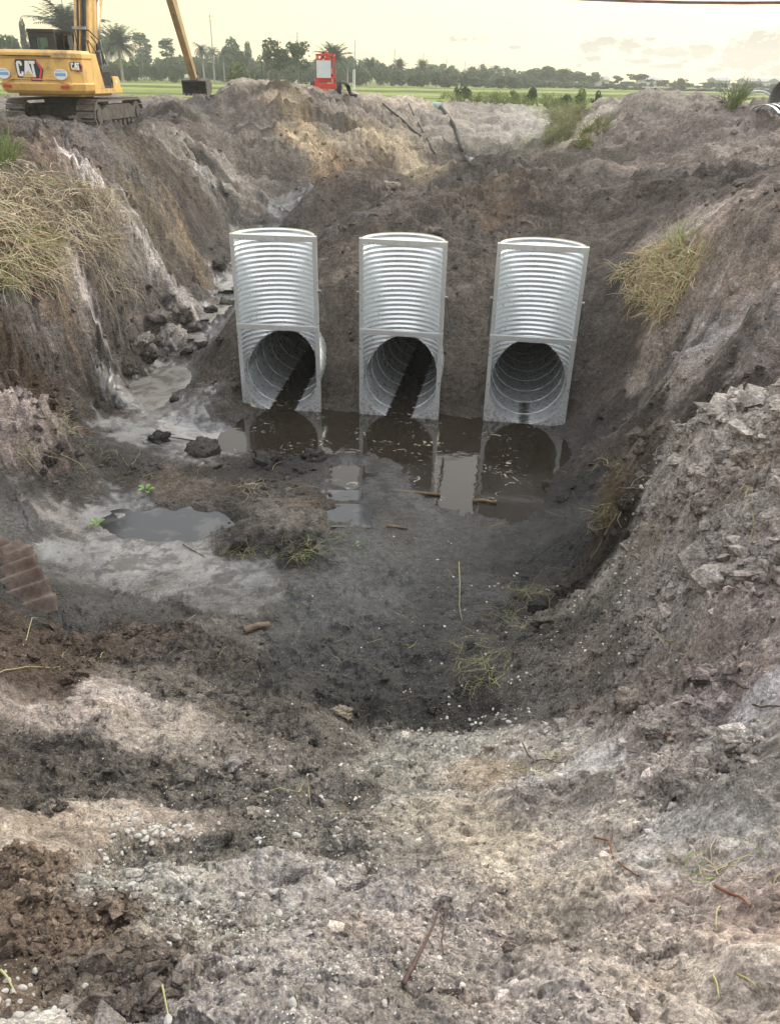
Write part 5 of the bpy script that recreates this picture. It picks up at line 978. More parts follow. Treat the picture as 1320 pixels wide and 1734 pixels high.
T = [('round', -6, 48, 150, 60, 'broadleaf tree at the far left edge behind the excavator'), ('round', 34, 27, 152, 26, 'thin high-crowned tree standing above the left edge foliage'), ('round', 22, 58, 148, 40, 'bushy tree directly left of the excavator cab'),
 ('date', 108, -6, 120, 112, 'large date palm crown spreading behind the excavator boom'), ('date', 195, 36, 150, 64, 'date palm with thick trunk just right of the excavator'), ('queen', 173, 50, 170, 30, 'small palm peeking out behind the date palm crown'),
 ('pine', 235, 54, 200, 34, 'pine with thin tiered branches right of the date palm'), ('pine', 248, 64, 205, 20, 'narrow bare-topped pine beside the taller tiered pine'), ('pine', 279, 64, 190, 34, 'lone pine left of the excavator stick'), ('pine', 290, 76, 200, 14, 'spindly pine touching the excavator stick'),
 ('queen', 340, 65, 170, 28, 'slim palm right of the excavator bucket'), ('queen', 358, 70, 165, 26, 'palm with drooping fronds beside the tall pale pole'), ('queen', 376, 74, 168, 24, 'shaggy palm third right of the bucket'), ('tall', 386, 61, 175, 34, 'tall ragged-crowned tree left of the yellow-green bush'), ('tall', 404, 70, 180, 22, 'narrow feathery tree behind the yellow-green bush'), ('tall', 415, 68, 182, 18, 'sparse spindly tree above the spoil heap peak'),
 ('tall', 470, 62, 120, 50, 'tall drooping tree with pale trunk left of the red pump'), ('tall', 503, 68, 122, 42, 'weeping tree between the pale-trunked tree and the pump'), ('round', 452, 82, 150, 22, 'low thin tree left of the tall drooping tree'),
 ('date', 563, 68, 130, 58, 'full date palm rising behind the red pump'), ('queen', 588, 88, 150, 22, 'small palm just right of the date palm behind pump'), ('queen', 610, 94, 200, 16, 'tiny palm beside a grey pole right of the pump'), ('date', 627, 94, 190, 30, 'round-headed palm right of the pump hose'), ('queen', 645, 103, 185, 20, 'wispy palm next to the round-headed palm'), ('date', 676, 96, 195, 28, 'palm at the foot of a pale pole above the hoses'), ('queen', 658, 114, 200, 20, 'short palm left of the pole-side palm'),
 ('date', 716, 97, 210, 26, 'upright palm above the green hose collar'), ('queen', 731, 104, 205, 18, 'smaller palm leaning beside the upright palm'), ('queen', 748, 112, 215, 16, 'low palm in the middle of the tree line'), ('date', 797, 110, 230, 26, 'solitary round palm left of the long dark grove'), ('queen', 845, 113, 240, 16, 'thin palm before the dark grove'), ('queen', 868, 122, 245, 12, 'tiny palm touching the dark grove'), ('queen', 820, 118, 240, 14, 'small palm in a gap of the tree line'),
 ('round', 899, 116, 230, 44, 'leftmost tree of the long dark grove'), ('round', 925, 110, 232, 52, 'tallest tree of the long dark grove'), ('round', 955, 116, 236, 46, 'third tree of the long dark grove'), ('round', 982, 120, 238, 44, 'fourth tree of the long dark grove'), ('round', 1003, 126, 240, 32, 'rightmost low tree of the long dark grove'),
 ('round', 1047, 127, 250, 26, 'round tree between grove and the broad oak'), ('flat', 1080, 121, 245, 54, 'broad oak above the right spoil heap'), ('round', 1120, 134, 255, 30, 'small tree right of the broad oak'), ('round', 1151, 131, 250, 30, 'bushy tree over the right spoil heap slope'), ('round', 1200, 141, 255, 30, 'tree left of the distant white houses'), ('round', 1215, 140, 260, 26, 'tree in front of a distant white house'), ('round', 1250, 141, 255, 20, 'small tree behind the tall weed'), ('flat', 1275, 138, 230, 34, 'umbrella-shaped oak behind the pale arch'), ('round', 1306, 143, 230, 30, 'dark tree at the right edge of the photo'), ('round', 1335, 140, 230, 40, 'tree cut by the right edge of the photo')]
for t in T: tree(*t)
tree('bush', 409, 102, 105, 46, 'yellow-green bush standing left above the spoil peak', light=True); tree('bush', 200, 98, 185, 60, 'pale green round bush behind the date palm trunk', light=True)
tree('bush', 292, 116, 140, 22, 'small round bush left of the excavator bucket'); tree('bush', 575, 142, 75, 26, 'dark clump of shrubs right of the pump wheel')
GB = 'bushes of the far hedge line'
HB = {170: [], 215: []}; DT = []
for px in np.arange(-24, 1345, 15.0):
    base = np.interp(px, [-60, 150, 440, 600, 700, 880, 1010, 1100, 1400], [88, 93, 95, 98, 108, 119, 136, 141, 148])
    for D_, dt, w_ in ((215, random.uniform(-3, 8), 30), (170, random.uniform(9, 17), 26)):
        if D_ == 170 and px > 900: D_, dt = 205, 5
        qx = px + random.uniform(-5, 5); o_ = tree('bush', qx, base + dt + (4 if px > 880 else 0), D_ + random.uniform(-8, 8), w_ * random.uniform(.8, 1.25), None, GB); HB[215 if D_ == 215 else 170].append((o_, qx, 100))
for (px, top, D_, w_, lab) in ((776, 146, 72, 16, 'small weedy shrub left of the field shrub'), (789, 142, 76, 24, 'low green shrub at the near edge of the field'), (870, 152, 75, 22, 'low weed clump in the field right of the green collar'), (905, 146, 70, 26, 'wide weed clump left of the overgrown notch'), (985, 148, 66, 30, 'leafy shrub above the overgrown notch'), (1010, 152, 62, 20, 'shrub at the left shoulder of the right heap'), (958, 158, 64, 24, 'pale weeds at the top of the notch'), (1105, 148, 62, 24, 'weeds showing over the right heap'), (840, 156, 70, 20, 'tiny weeds beyond the far wall')):
    tree('bush', px, top, D_, w_, lab, light=(random.random() < .4))
name_near(HB[215], MK_T, 'bush in the far hedge back row, %s nearest to the %s'); name_near(HB[170], MK_T, 'bush in the far hedge front row, %s nearest to the %s')
GT = 'distant trees filling the far tree line'
for (x0, x1, n_, t0, t1, D_, w_, ks) in ((150, 440, 16, 84, 104, 250, 28, ('round', 'pine', 'tall')), (430, 600, 12, 92, 108, 230, 28, ('round', 'round', 'tall')), (590, 890, 26, 106, 124, 260, 24, ('queen', 'round', 'round')), (880, 1010, 14, 114, 130, 250, 34, ('round',)), (1010, 1340, 34, 133, 144, 262, 26, ('round',))):
    for k in range(n_):
        px = x0 + (k + random.random()) / n_ * (x1 - x0); DT.append((tree(random.choice(ks), px, random.uniform(t0, t1) + (0 if px < 1010 else (px - 1010) * .02), D_ + random.uniform(-12, 12), w_ * random.uniform(.7, 1.3), None, GT), px, 100))
name_near(DT, MK_T, 'distant tree in the far line, %s nearest to the %s')
# utility poles
GP = 'utility poles far beyond the field'
MPO = simple('pale_pole', (.42, .38, .44), .7, var=.1)
for (px, top, D_, lab) in ((355, 24, 230, 'tallest pale utility pole, right of the excavator stick'), (98, -40, 200, 'pale pole behind the excavator boom, cut by the top of the photo'), (503, 54, 260, 'pole rising behind the weeping tree'), (601, 67, 290, 'pole just right of the date palm behind the pump'), (668, 84, 330, 'pole above the round far palms'), (717, 90, 360, 'pole above the upright palm near the hose collar'), (756, 99, 400, 'pole in the centre of the skyline'), (787, 104, 430, 'pole left of the solitary round palm'), (811, 110, 460, 'short pole right of the solitary round palm'), (832, 113, 480, 'faint pole before the dark grove'), (860, 118, 500, 'faintest pole touching the dark grove')):
    p = atD(px, top, D_); H = p[2] - 3.8; rt = empty('utility_pole', (p[0], p[1], 3.8), R_(20), lab, 'utility pole', GP)
    k = D_ / 230; m = MB(); m.tube([(0, 0, 0), (0, 0, H)], [.22 * k, .12 * k], 6); m.build('pole', MPO, rt)
    for z in (.97, .90, .84): m = MB(); m.beam((-.9 * k, 0, H * z), (.9 * k, 0, H * z), .08, .08); m.build('crossarm', MPO, rt)
# thin street lamp poles
for (px, top, D_, lab) in ((598, 118, 120, 'left of two short white posts right of the pump'), (600.5, 117, 121, 'right of two short white posts right of the pump'), (443, 104, 90, 'dark post left of the tall drooping tree')):
    p = atD(px, top, D_); m = MB(); m.tube([(p[0], p[1], 3.8), tuple(p)], .06, 6); tag(m.build('post', MWH if px > 500 else MUND, None), lab, 'post')
# houses far right and left of the oak
MHW = simple('pale_wall', (.62, .62, .60), .8, var=.06); MRF = simple('grey_roof', (.34, .33, .32), .8, var=.1); MWN = simple('dark_glass', (.03, .035, .04), .2)
for (px, base, D_, w_, h_, lab) in ((1092, 152, 275, 4, 2.2, 'small white building glimpsed under the broad oak'), (1212, 157, 280, 4, 2.4, 'white house behind the right-hand trees'), (1262, 158, 290, 4, 2.4, 'white house left of the umbrella-shaped oak'), (1292, 158, 290, 4, 2.4, 'white house right of the umbrella-shaped oak'), (862, 147, 260, 8, 1.8, 'low pale building left of the dark grove'), (1318, 157, 280, 4, 2.4, 'pale house at the right edge of the photo'), (1012, 150, 250, 3.6, 2.0, 'little white building between grove and oak')):
    p = atD(px, base, D_); rt = empty('house', (p[0], p[1], 3.85), random.uniform(-.2, .2), lab, 'house', 'houses far beyond the field')
    m = MB(); m.box((0, 0, h_ / 2), (w_, 7, h_)); m.build('wall', MHW, rt)
    m = MB(); m.prism([(-4, h_), (4, h_), (0, h_ + .9)], -w_ / 2 - .4, w_ / 2 + .4, 0); m.build('roof', MRF, rt)
    for k in range(int(max(w_ // 4, 1))):
        m = MB(); m.box((-w_ / 2 + 2 + k * 4, -3.5, h_ * .5), (min(1.4, w_ * .2), .08, 1.0)); m.build('window', MWN, rt)
V = [(-140, 206, 3.98), (-20, 214, 3.98), (-20, 221, 3.98), (-140, 213, 3.98)]
tag(mesh_np('road', V, np.array([(0, 1, 2, 3)]), simple('pale_concrete', (.42, .42, .40), .8, var=.1)), kind='structure')
# overhead cable
a_ = atD(700, -14, 15); b_ = atD(1450, 16.5, 13.2); m = MB(); n_ = 24; P = [a_ + (b_ - a_) * t + np.array([0, 0, -.10 * 4 * t * (1 - t) + .10]) for t in np.linspace(-.8, 1.8, n_)]
cb = m.tube(P, .012, 6).build('overhead_cable', simple('cable_red', (.30, .12, .10), .5), None, True); tag(cb, 'dark reddish overhead cable crossing the sky at the top right', 'cable')
m = MB(); m.tube([p + np.array([0, 0, -.018]) for p in P], .009, 6).build('lower_strand', simple('cable_grey', (.25, .24, .3), .5), cb, True)
# ---------------------------------------------------------------- leftover pipe sections on the right rim
def ring_part(name, r, t, L_, a0, a1, mat, par, corr=.012, loc=(0, 0, 0), p=.0855):
    ny = max(4, int(L_ / p * 6)); yy = np.linspace(0, L_, ny); tt = np.linspace(a0, a1, 40); Yq, Tq = np.meshgrid(yy, tt, indexing='ij'); V = []
    for rr_ in (r, r - t):
        q = rr_ + corr * np.cos(2 * math.pi * Yq / p); V.append(np.stack([q * np.cos(Tq) + loc[0], Yq + loc[1], q * np.sin(Tq) + loc[2]], -1).reshape(-1, 3))
    nn = ny * 40; f_ = grid_faces(ny, 40, False); F2 = f_[:, ::-1] + nn; e = []
    for i in range(39): e += [(i, i + 1, nn + i + 1, nn + i), ((ny - 1) * 40 + i + 1, (ny - 1) * 40 + i, nn + (ny - 1) * 40 + i, nn + (ny - 1) * 40 + i + 1)]
    for j in range(ny - 1): e += [(j * 40, nn + j * 40, nn + (j + 1) * 40, (j + 1) * 40), (j * 40 + 39, (j + 1) * 40 + 39, nn + (j + 1) * 40 + 39, nn + j * 40 + 39)]
    return mesh_np(name, np.concatenate(V), [np.concatenate([f_, F2]), np.array(e)], mat, par, smooth=True)
p = ghit(1277, 190); rt = empty('pipe_arch', (p[0], p[1], hq(p[0], p[1])[0] + .02), R_(-20), 'pale steel arch of cut pipe standing on the right rim', 'pipe section')
ring_part('arch', .60, .05, .45, R_(12), R_(168), MWH, rt, .004); m = MB()
for x in (-.58, .58): m.box((x, .2, -.05), (.1, .4, .4))
m.build('foot', MGREY, rt)
p = ghit(1332, 194); rt = empty('pipe_section', (p[0], p[1], hq(p[0], p[1])[0] + .1), -R_(75), 'ribbed steel pipe section lying at the right edge', 'pipe section'); ring_part('shell', .55, .01, 1.3, 0, math.pi * 2, MAT_DULL, rt, .02, (0, -.4, .3), .12)
p = ghit(1300, 202); rt = empty('pipe_bands', (p[0], p[1], hq(p[0], p[1])[0] + .05), R_(-65), 'stacked curved steel pipe bands on the soil at the right edge', 'pipe bands')
for k in range(4): ring_part('band', .9, .01, .14, R_(50), R_(128), MAT_STEEL, rt, .004, (k * .05, k * .2 - .3, -.62 + k * .02))
# ---------------------------------------------------------------- straw, stems, twigs, stones
s = NT('straw'); tn = s.attr('tint', 'Color'); cc = s.mix(s.rng(s.noise(30, 3), .3, .7, 0, .35), tn, (.16, .11, .05)); MSTR = s.fin(cc, .8, spec=.2)
def stems(P, az, el, L_, r, tint, name, parent=None, bend=.5, k=7, seed=0, wav=.42):
    """many thin three-sided stems as one mesh; arrays of length n"""
    g = np.random.default_rng(seed); n = len(P); pts_ = np.zeros((n, k, 3)); pts_[:, 0] = P; a = az.copy(); e = el.copy()
    for i in range(1, k):
        a = a + g.normal(0, wav, n); e = e - bend * g.uniform(.1, .5, n) + g.normal(0, .12, n); st_ = (L_ / (k - 1))[:, None]
        pts_[:, i] = pts_[:, i - 1] + st_ * np.stack([np.sin(a) * np.cos(e), np.cos(a) * np.cos(e), np.sin(e)], -1)
        zz = hq(pts_[:, i, 0], pts_[:, i, 1]); pts_[:, i, 2] = np.where(pts_[:, i, 2] < zz + .004, zz + .004 + g.uniform(0, .01, n), pts_[:, i, 2])
    d = np.gradient(pts_, axis=1); d /= np.linalg.norm(d, axis=2, keepdims=True) + 1e-9
    u_ = np.cross(d, np.array([.3, .2, 1.0])); u_ /= np.linalg.norm(u_, axis=2, keepdims=True) + 1e-9; v2 = np.cross(d, u_)
    tap = np.linspace(1, .45, k)[None, :, None] * r[:, None, None]; V = np.stack([pts_ + tap * (math.cos(t) * u_ + math.sin(t) * v2) for t in (0, 2.094, 4.189)], 2).reshape(-1, 3)
    base_ = (np.arange(n) * k * 3)[:, None, None] + (np.arange(k - 1) * 3)[None, :, None]; j = np.arange(3)[None, None]; j1 = (j + 1) % 3
    f_ = np.stack([base_ + j, base_ + j1, base_ + 3 + j1, base_ + 3 + j], -1).reshape(-1, 4)
    return mesh_np(name, V, f_, MSTR, parent, attrs={'tint': np.repeat(tint, k * 3, axis=0)})
def tints(n, base, var=.25, green=0, seed=1):
    g = np.random.default_rng(seed); b = np.array(base)[None] * np.exp(g.normal(0, var, (n, 1))) * np.exp(g.normal(0, .06, (n, 3)))
    gm_ = (g.random(n) < green)[:, None]; return np.clip(np.where(gm_, b * np.array([.5, .85, .35]), b), 0, .8)
STRAW = (.44, .38, .26); YG = (.40, .38, .20); BRN = (.20, .15, .09)
def region(poly, n, seed):
    g = np.random.default_rng(seed); poly = np.array(poly, float); out = []; mn, mx_ = poly.min(0), poly.max(0)
    def inside(x, y):
        c = False; j = len(poly) - 1
        for i in range(len(poly)):
            if (poly[i, 1] > y) != (poly[j, 1] > y) and x < (poly[j, 0] - poly[i, 0]) * (y - poly[i, 1]) / (poly[j, 1] - poly[i, 1]) + poly[i, 0]: c = not c
            j = i
        return c
    while len(out) < n:
        x, y = g.uniform(mn, mx_)
        if inside(x, y): out.append((x, y))
    P = np.array([ghit(*q) for q in out]); P[:, 2] = hq(P[:, 0], P[:, 1]); return P
g = np.random.default_rng(3)
def patch(name, poly, nroot, per, L_, r, el, bend, tint, green, seed, az=None, azs=1.5, label=None, cat=None, kind=None, lift=0, wav=.42):
    P = np.repeat(region(poly, nroot, seed), per, 0); n = len(P); g = np.random.default_rng(seed + 5); P = P + g.normal(0, .03, (n, 3)); P[:, 2] += lift * g.random(n)
    a = g.uniform(-3.14, 3.14, n) if az is None else g.normal(az, azs, n)
    o = stems(P, a, g.uniform(el[0], el[1], n), g.uniform(L_[0], L_[1], n), g.uniform(r[0], r[1], n), tints(n, tint, .25, green, seed), name, None, bend, 7, seed, wav)
    return tag(o, label, cat, None, kind)
patch('dry_grass', [(-40, 300), (60, 290), (130, 320), (190, 325), (215, 380), (190, 420), (120, 440), (90, 500), (0, 500), (-40, 500)], 300, 5, (.25, .75), (.0045, .0085), (-.4, .7), .5, (.50, .43, .31), .02, 11, kind='stuff', lift=.2)
patch('dry_grass', [(-40, 300), (60, 290), (130, 320), (190, 325), (215, 380), (190, 420), (120, 440), (90, 500), (0, 500), (-40, 500)], 260, 7, (.1, .35), (.003, .007), (-.5, .5), .4, (.20, .15, .10), .0, 19, kind='stuff', lift=.05)
patch('dry_grass', [(0, 380), (60, 390), (100, 430), (80, 480), (10, 500), (-20, 440)], 80, 6, (.2, .5), (.003, .006), (0, 1.0), .5, (.40, .37, .18), .3, 12, kind='stuff', lift=.1)
patch('dry_grass', [(120, 330), (200, 330), (215, 400), (205, 520), (185, 540), (150, 450)], 60, 4, (.5, 1.3), (.003, .005), (-1.0, .5), .6, (.42, .36, .26), .03, 13, az=1.7, azs=.8, kind='stuff', lift=.2)
patch('green_weed', [(0, 262), (20, 262), (30, 280), (8, 290), (-10, 280)], 24, 7, (.3, .7), (.004, .007), (.6, 1.4), .3, (.18, .22, .09), .4, 14, label='green weed tuft on the crest of the left bank behind the straw', cat='weed')
patch('grass_clump', [(1040, 460), (1085, 440), (1110, 420), (1150, 415), (1168, 440), (1160, 500), (1130, 545), (1095, 540), (1050, 490)], 190, 6, (.18, .5), (.005, .009), (-.8, .9), .45, (.50, .42, .26), .03, 15, az=-2.2, azs=2.4, wav=.55, label='large clump of dry straw grass hanging on the right bank', cat='grass clump', lift=.15)
patch('grass_clump', [(1130, 420), (1150, 415), (1155, 430), (1140, 440)], 14, 5, (.3, .7), (.0035, .005), (.9, 1.5), .2, (.40, .40, .2), .3, 16, label='upright seeded stalks on top of the straw clump at right', cat='grass clump')
patch('grass_roots', [(1050, 770), (1062, 800), (1045, 860), (1030, 900), (1015, 905), (1020, 850), (1035, 800)], 90, 6, (.1, .32), (.002, .004), (-1.4, .1), .5, (.13, .10, .065), .0, 17, az=-1.6, azs=.7, label='dark matted roots hanging over the edge of the near right bank', cat='roots')
patch('straw', [(1000, 790), (1060, 780), (1050, 880), (1000, 920)], 12, 3, (.15, .4), (.0025, .0035), (-.3, .5), .4, YG, .1, 18, az=-1.8, azs=.9, kind='stuff')
TU = [([(395, 825), (440, 815), (455, 840), (400, 845)], 14, 3, (.12, .4), STRAW, 'bleached grass tuft on the mud behind the round hump'),
 ([(470, 845), (530, 845), (540, 862), (480, 858)], 16, 3, (.05, .16), (.26, .17, .11), 'short reddish stubble on top of the round hump'),
 ([(370, 925), (440, 935), (520, 920), (585, 895), (580, 915), (500, 950), (400, 945)], 34, 4, (.1, .35), (.28, .27, .12), 'curved mat of yellow stems at the foot of the round hump'),
 ([(845, 990), (900, 1005), (940, 985), (935, 995), (890, 1015), (850, 1005)], 14, 4, (.15, .45), (.26, .25, .12), 'sheaf of stems below the near right bank'),
 ([(850, 1045), (900, 1040), (905, 1060), (860, 1062)], 9, 3, (.15, .35), (.30, .29, .14), 'small scatter of stems beside the dark clod'),
 ([(740, 1075), (800, 1080), (860, 1110), (850, 1165), (790, 1170), (770, 1120)], 34, 3, (.12, .34), (.34, .33, .17), 'sprawling yellow-green stems on the dark mud slope'),
 ([(85, 690), (120, 700), (125, 730), (95, 745)], 20, 4, (.08, .3), STRAW, 'dry tuft on the pale hump at the left edge'),
 ([(30, 745), (70, 760), (75, 790), (40, 780)], 8, 3, (.15, .4), YG, 'long curled stems below the pale left hump'),
 ([(800, 1290), (900, 1300), (960, 1290), (940, 1320), (850, 1325)], 18, 2, (.10, .28), (.38, .33, .17), 'crossed straws on the pale ground right of centre'),
 ([(1140, 1475), (1215, 1475), (1215, 1490), (1140, 1485)], 9, 3, (.06, .14), STRAW, 'little bundle of straws near the lower right'),
 ([(1280, 1430), (1330, 1420), (1330, 1540), (1270, 1510)], 8, 2, (.05, .12), STRAW, 'straws at the right edge of the photo'),
 ([(180, 800), (300, 795), (320, 820), (200, 830)], 26, 3, (.08, .35), (.14, .13, .08), 'dark trampled stems on the mud left of centre'),
 ([(1090, 770), (1140, 740), (1150, 800), (1100, 830)], 8, 2, (.1, .3), STRAW, 'loose straws on the near right bank top'),
 ([(1230, 780), (1290, 790), (1285, 860), (1240, 850)], 7, 2, (.1, .3), YG, 'curled stems by the hole in the right bank'),
 ([(1120, 1080), (1180, 1085), (1170, 1120), (1120, 1115)], 6, 2, (.06, .15), STRAW, 'tiny straws on the lumpy slope at right'),
 ([(150, 740), (240, 790), (230, 800), (140, 760)], 8, 2, (.15, .45), YG, 'bent pale stems crossing the left mud'),
 ([(1130, 630), (1180, 640), (1170, 680), (1110, 670)], 14, 3, (.1, .35), (.22, .19, .12), 'sparse brown stubble on the bank right of the culverts')]
for i, (poly, nr, per_, L_, tn_, lab) in enumerate(TU):
    patch('straw_tuft', poly, nr, per_, L_, (.0016, .0028) if poly[0][1] > 900 else (.0022, .0038), (-.1, .7), .45, tn_, .08, 40 + i, label=lab, cat='straw')
# weeds on the overgrown notch
patch('weeds', [(925, 180), (990, 175), (985, 200), (960, 240), (920, 250), (930, 210)], 260, 6, (.25, .6), (.008, .016), (.5, 1.4), .35, (.28, .26, .15), .3, 70, kind='stuff')
patch('weeds', [(740, 162), (900, 160), (1000, 168), (990, 184), (860, 178), (740, 172)], 260, 6, (.3, .7), (.012, .025), (.6, 1.45), .3, (.18, .21, .09), .4, 71, kind='stuff')
patch('tall_weed', [(1226, 184), (1246, 180), (1240, 188)], 26, 6, (.5, 1.1), (.008, .014), (.7, 1.3), .15, (.17, .20, .10), .3, 72, az=1.0, azs=.5, label='tall green weed leaning on the rim left of the pale arch', cat='weed')
patch('weeds', [(985, 225), (1020, 205), (1040, 210), (1000, 250), (970, 260)], 60, 5, (.2, .5), (.008, .015), (.5, 1.4), .3, (.22, .22, .09), .3, 73, kind='stuff')
# scattered single straws (countless)
n = 520; r_ = np.exp(g.uniform(math.log(1.0), math.log(13), n)); t_ = g.uniform(-R_(30), R_(30), n); x_, y_ = r_ * np.sin(t_), r_ * np.cos(t_); z_ = hq(x_, y_); okk = (z_ > .02)
x_, y_, z_, r_ = x_[okk], y_[okk], z_[okk], r_[okk]; n = len(x_)
tag(stems(np.stack([x_, y_, z_ + .006], -1), g.uniform(-3, 3, n), g.uniform(-.1, .25, n), np.clip(r_ * .022, .02, .22) * g.uniform(.5, 1.6, n), np.clip(r_ * .00035, .0007, .0028), tints(n, (.34, .29, .17), .35, .1), 'straw', None, .15, 5, 9, .18), kind='stuff')
# named single stems, twigs, roots
def twig(name, pxs, r, mat, label, cat='twig', lifts=None, par=None):
    P = []; K_ = 2; pv = np.array(pxs, float); nn_ = (len(pv) - 1) * K_ + 1; ti = np.linspace(0, len(pv) - 1, nn_)
    qx, qy = np.interp(ti, range(len(pv)), pv[:, 0]), np.interp(ti, range(len(pv)), pv[:, 1]); lf_ = np.interp(ti, range(len(pv)), lifts) if lifts else ti * 0
    A_ = [ghit(a, b) for a, b in zip(qx, qy)]; zz = np.array([hq(p[0], p[1])[0] for p in A_]); zs = np.maximum(zz, np.convolve(np.pad(zz, 2, mode='edge'), np.ones(5) / 5, 'valid'))
    for p, z_, l_ in zip(A_, zs, lf_): P.append((p[0], p[1], z_ + r * 1.1 + l_))
    rad = [r * (1 - .55 * i / (len(P) - 1)) for i in range(len(P))]; m = MB(); m.tube(P, rad, 7); o = m.build(name, mat, par, True)
    return tag(o, label, cat) if label else o
MTW = simple('dark_twig', (.09, .055, .045), .8, var=.3, vs=20, bump=.4, bs=80); MTW2 = simple('red_root', (.22, .09, .05), .8, var=.3, vs=20); MSTW = simple('pale_stem', (.38, .36, .17), .8, var=.2, vs=20); MLOG = simple('log_wood', (.20, .14, .095), .85, var=.4, vs=12, bump=.6, bs=40)
def up(px0, px1, hgt, D=None):
    a = ghit(*px0); return a
twig('twig', [(683, 1668), (700, 1640), (722, 1600), (740, 1570), (748, 1551)], .0065, MTW, 'dark bent twig sticking up near the bottom centre', lifts=[0, .01, .02, .03, .035])
twig('twig', [(748, 1552), (752, 1570), (747, 1600), (750, 1618)], .0045, MTW, 'shorter dark twig meeting the bent twig at its tip', lifts=[.035, .02, .01, 0])
twig('root', [(1005, 1426), (1025, 1444), (1048, 1464), (1066, 1478), (1080, 1488)], .0045, MTW2, 'thin red-brown root lying diagonally on pale ground', 'root')
twig('root', [(1205, 1511), (1230, 1514), (1250, 1522), (1268, 1538)], .005, MTW2, 'curved red-brown root near the lower right edge', 'root')
twig('twig', [(882, 1272), (905, 1290), (925, 1294), (960, 1292)], .005, MTW, 'small dark twig among the crossed straws')
twig('twig', [(1270, 1204), (1300, 1204), (1330, 1202)], .006, MTW, 'straight dark twig at the right edge')
twig('twig', [(1240, 1160), (1255, 1168), (1266, 1168)], .006, MTW, 'short dark twig on the pale slope at right')
twig('stem', [(776, 958), (778, 990), (777, 1030), (782, 1052)], .006, MSTW, 'long straight pale stem lying on the central mud', 'stem')
twig('stem', [(40, 1094), (52, 1072), (66, 1052)], .005, MSTW, 'pale stem below the rusty sheet', 'stem')
twig('stem', [(-10, 1146), (30, 1136), (70, 1134), (102, 1130), (110, 1114)], .004, MSTW, 'long thin stem with a bent tip at the left edge', 'stem')
twig('stem', [(170, 1115), (180, 1108)], .004, MSTW, 'very short stem on the brown slope at left', 'stem')
twig('stem', [(30, 768), (45, 785), (60, 800), (72, 812)], .007, MSTW, 'bent yellow stem below the pale hump at left', 'stem')
twig('stem', [(102, 776), (125, 784), (142, 792), (150, 806)], .006, MSTW, 'kinked yellow stem left of the trampled stems', 'stem')
twig('stem', [(1218, 1540), (1208, 1553), (1212, 1580)], .003, MSTW, 'short yellow straw below the curved root', 'stem')
twig('stem', [(1245, 1655), (1262, 1660), (1283, 1680)], .003, MSTW, 'curved yellow straw near the bottom right', 'stem')
twig('stem', [(1205, 1655), (1212, 1675), (1216, 1695)], .003, MSTW, 'straight yellow straw near the bottom right', 'stem')
twig('stem', [(0, 1650), (15, 1662), (28, 1685)], .004, MSTW, 'yellow stem over the brown crumbs at lower left', 'stem')
twig('stem', [(278, 1676), (282, 1700), (286, 1728)], .003, MSTW, 'upright yellow stem at the bottom left', 'stem')
twig('stem', [(458, 1342), (490, 1340), (522, 1346), (528, 1372)], .003, MSTW, 'thin curved stem in the centre foreground', 'stem')
twig('stem', [(1272, 870), (1276, 890), (1268, 915)], .004, MSTW, 'curled dry stem on the upper right bank', 'stem')
twig('stick', [(310, 925), (330, 935), (348, 945)], .008, MTW, 'dark stick lying on the silver silt', 'stick')
twig('stick', [(236, 910), (252, 908)], .007, MTW, 'short dark stick fragment on the silver silt', 'stick')
# the cut log
a_, b_ = ghit(415, 1072), ghit(456, 1062); za, zb_ = hq(a_[0], a_[1])[0], hq(b_[0], b_[1])[0]
m = MB(); m.tube([(a_[0], a_[1], za + .035), ((a_[0] + b_[0]) / 2, (a_[1] + b_[1]) / 2 + .01, (za + zb_) / 2 + .045), (b_[0], b_[1], zb_ + .04)], [.036, .033, .028], 10); tag(m.build('log', MLOG, None, True), 'short broken brown log lying on the dark central mud', 'log')
a_, b_ = ghit(655, 892), ghit(690, 898); m = MB(); m.tube([(a_[0], a_[1], hq(a_[0], a_[1])[0] + .02), (b_[0], b_[1], hq(b_[0], b_[1])[0] + .02)], [.022, .015], 8); tag(m.build('log', MLOG, None, True), 'small pale stick half sunk below the pool edge', 'stick')
for (q0, q1, lab) in (((605, 830), (745, 838), 'waterlogged pole at the near edge of the pool'), ((800, 848), (840, 852), 'sunken stick under the right culvert reflection')):
    a_, b_ = atz(*q0, .02), atz(*q1, .02); m = MB(); m.tube([tuple(a_), tuple((a_ + b_) / 2 + np.array([0, .05, .0])), tuple(b_)], [.035, .03, .02], 8); tag(m.build('sunken_stick', simple('wet_wood', (.13, .085, .04), .4, var=.3), None, True), lab, 'stick')
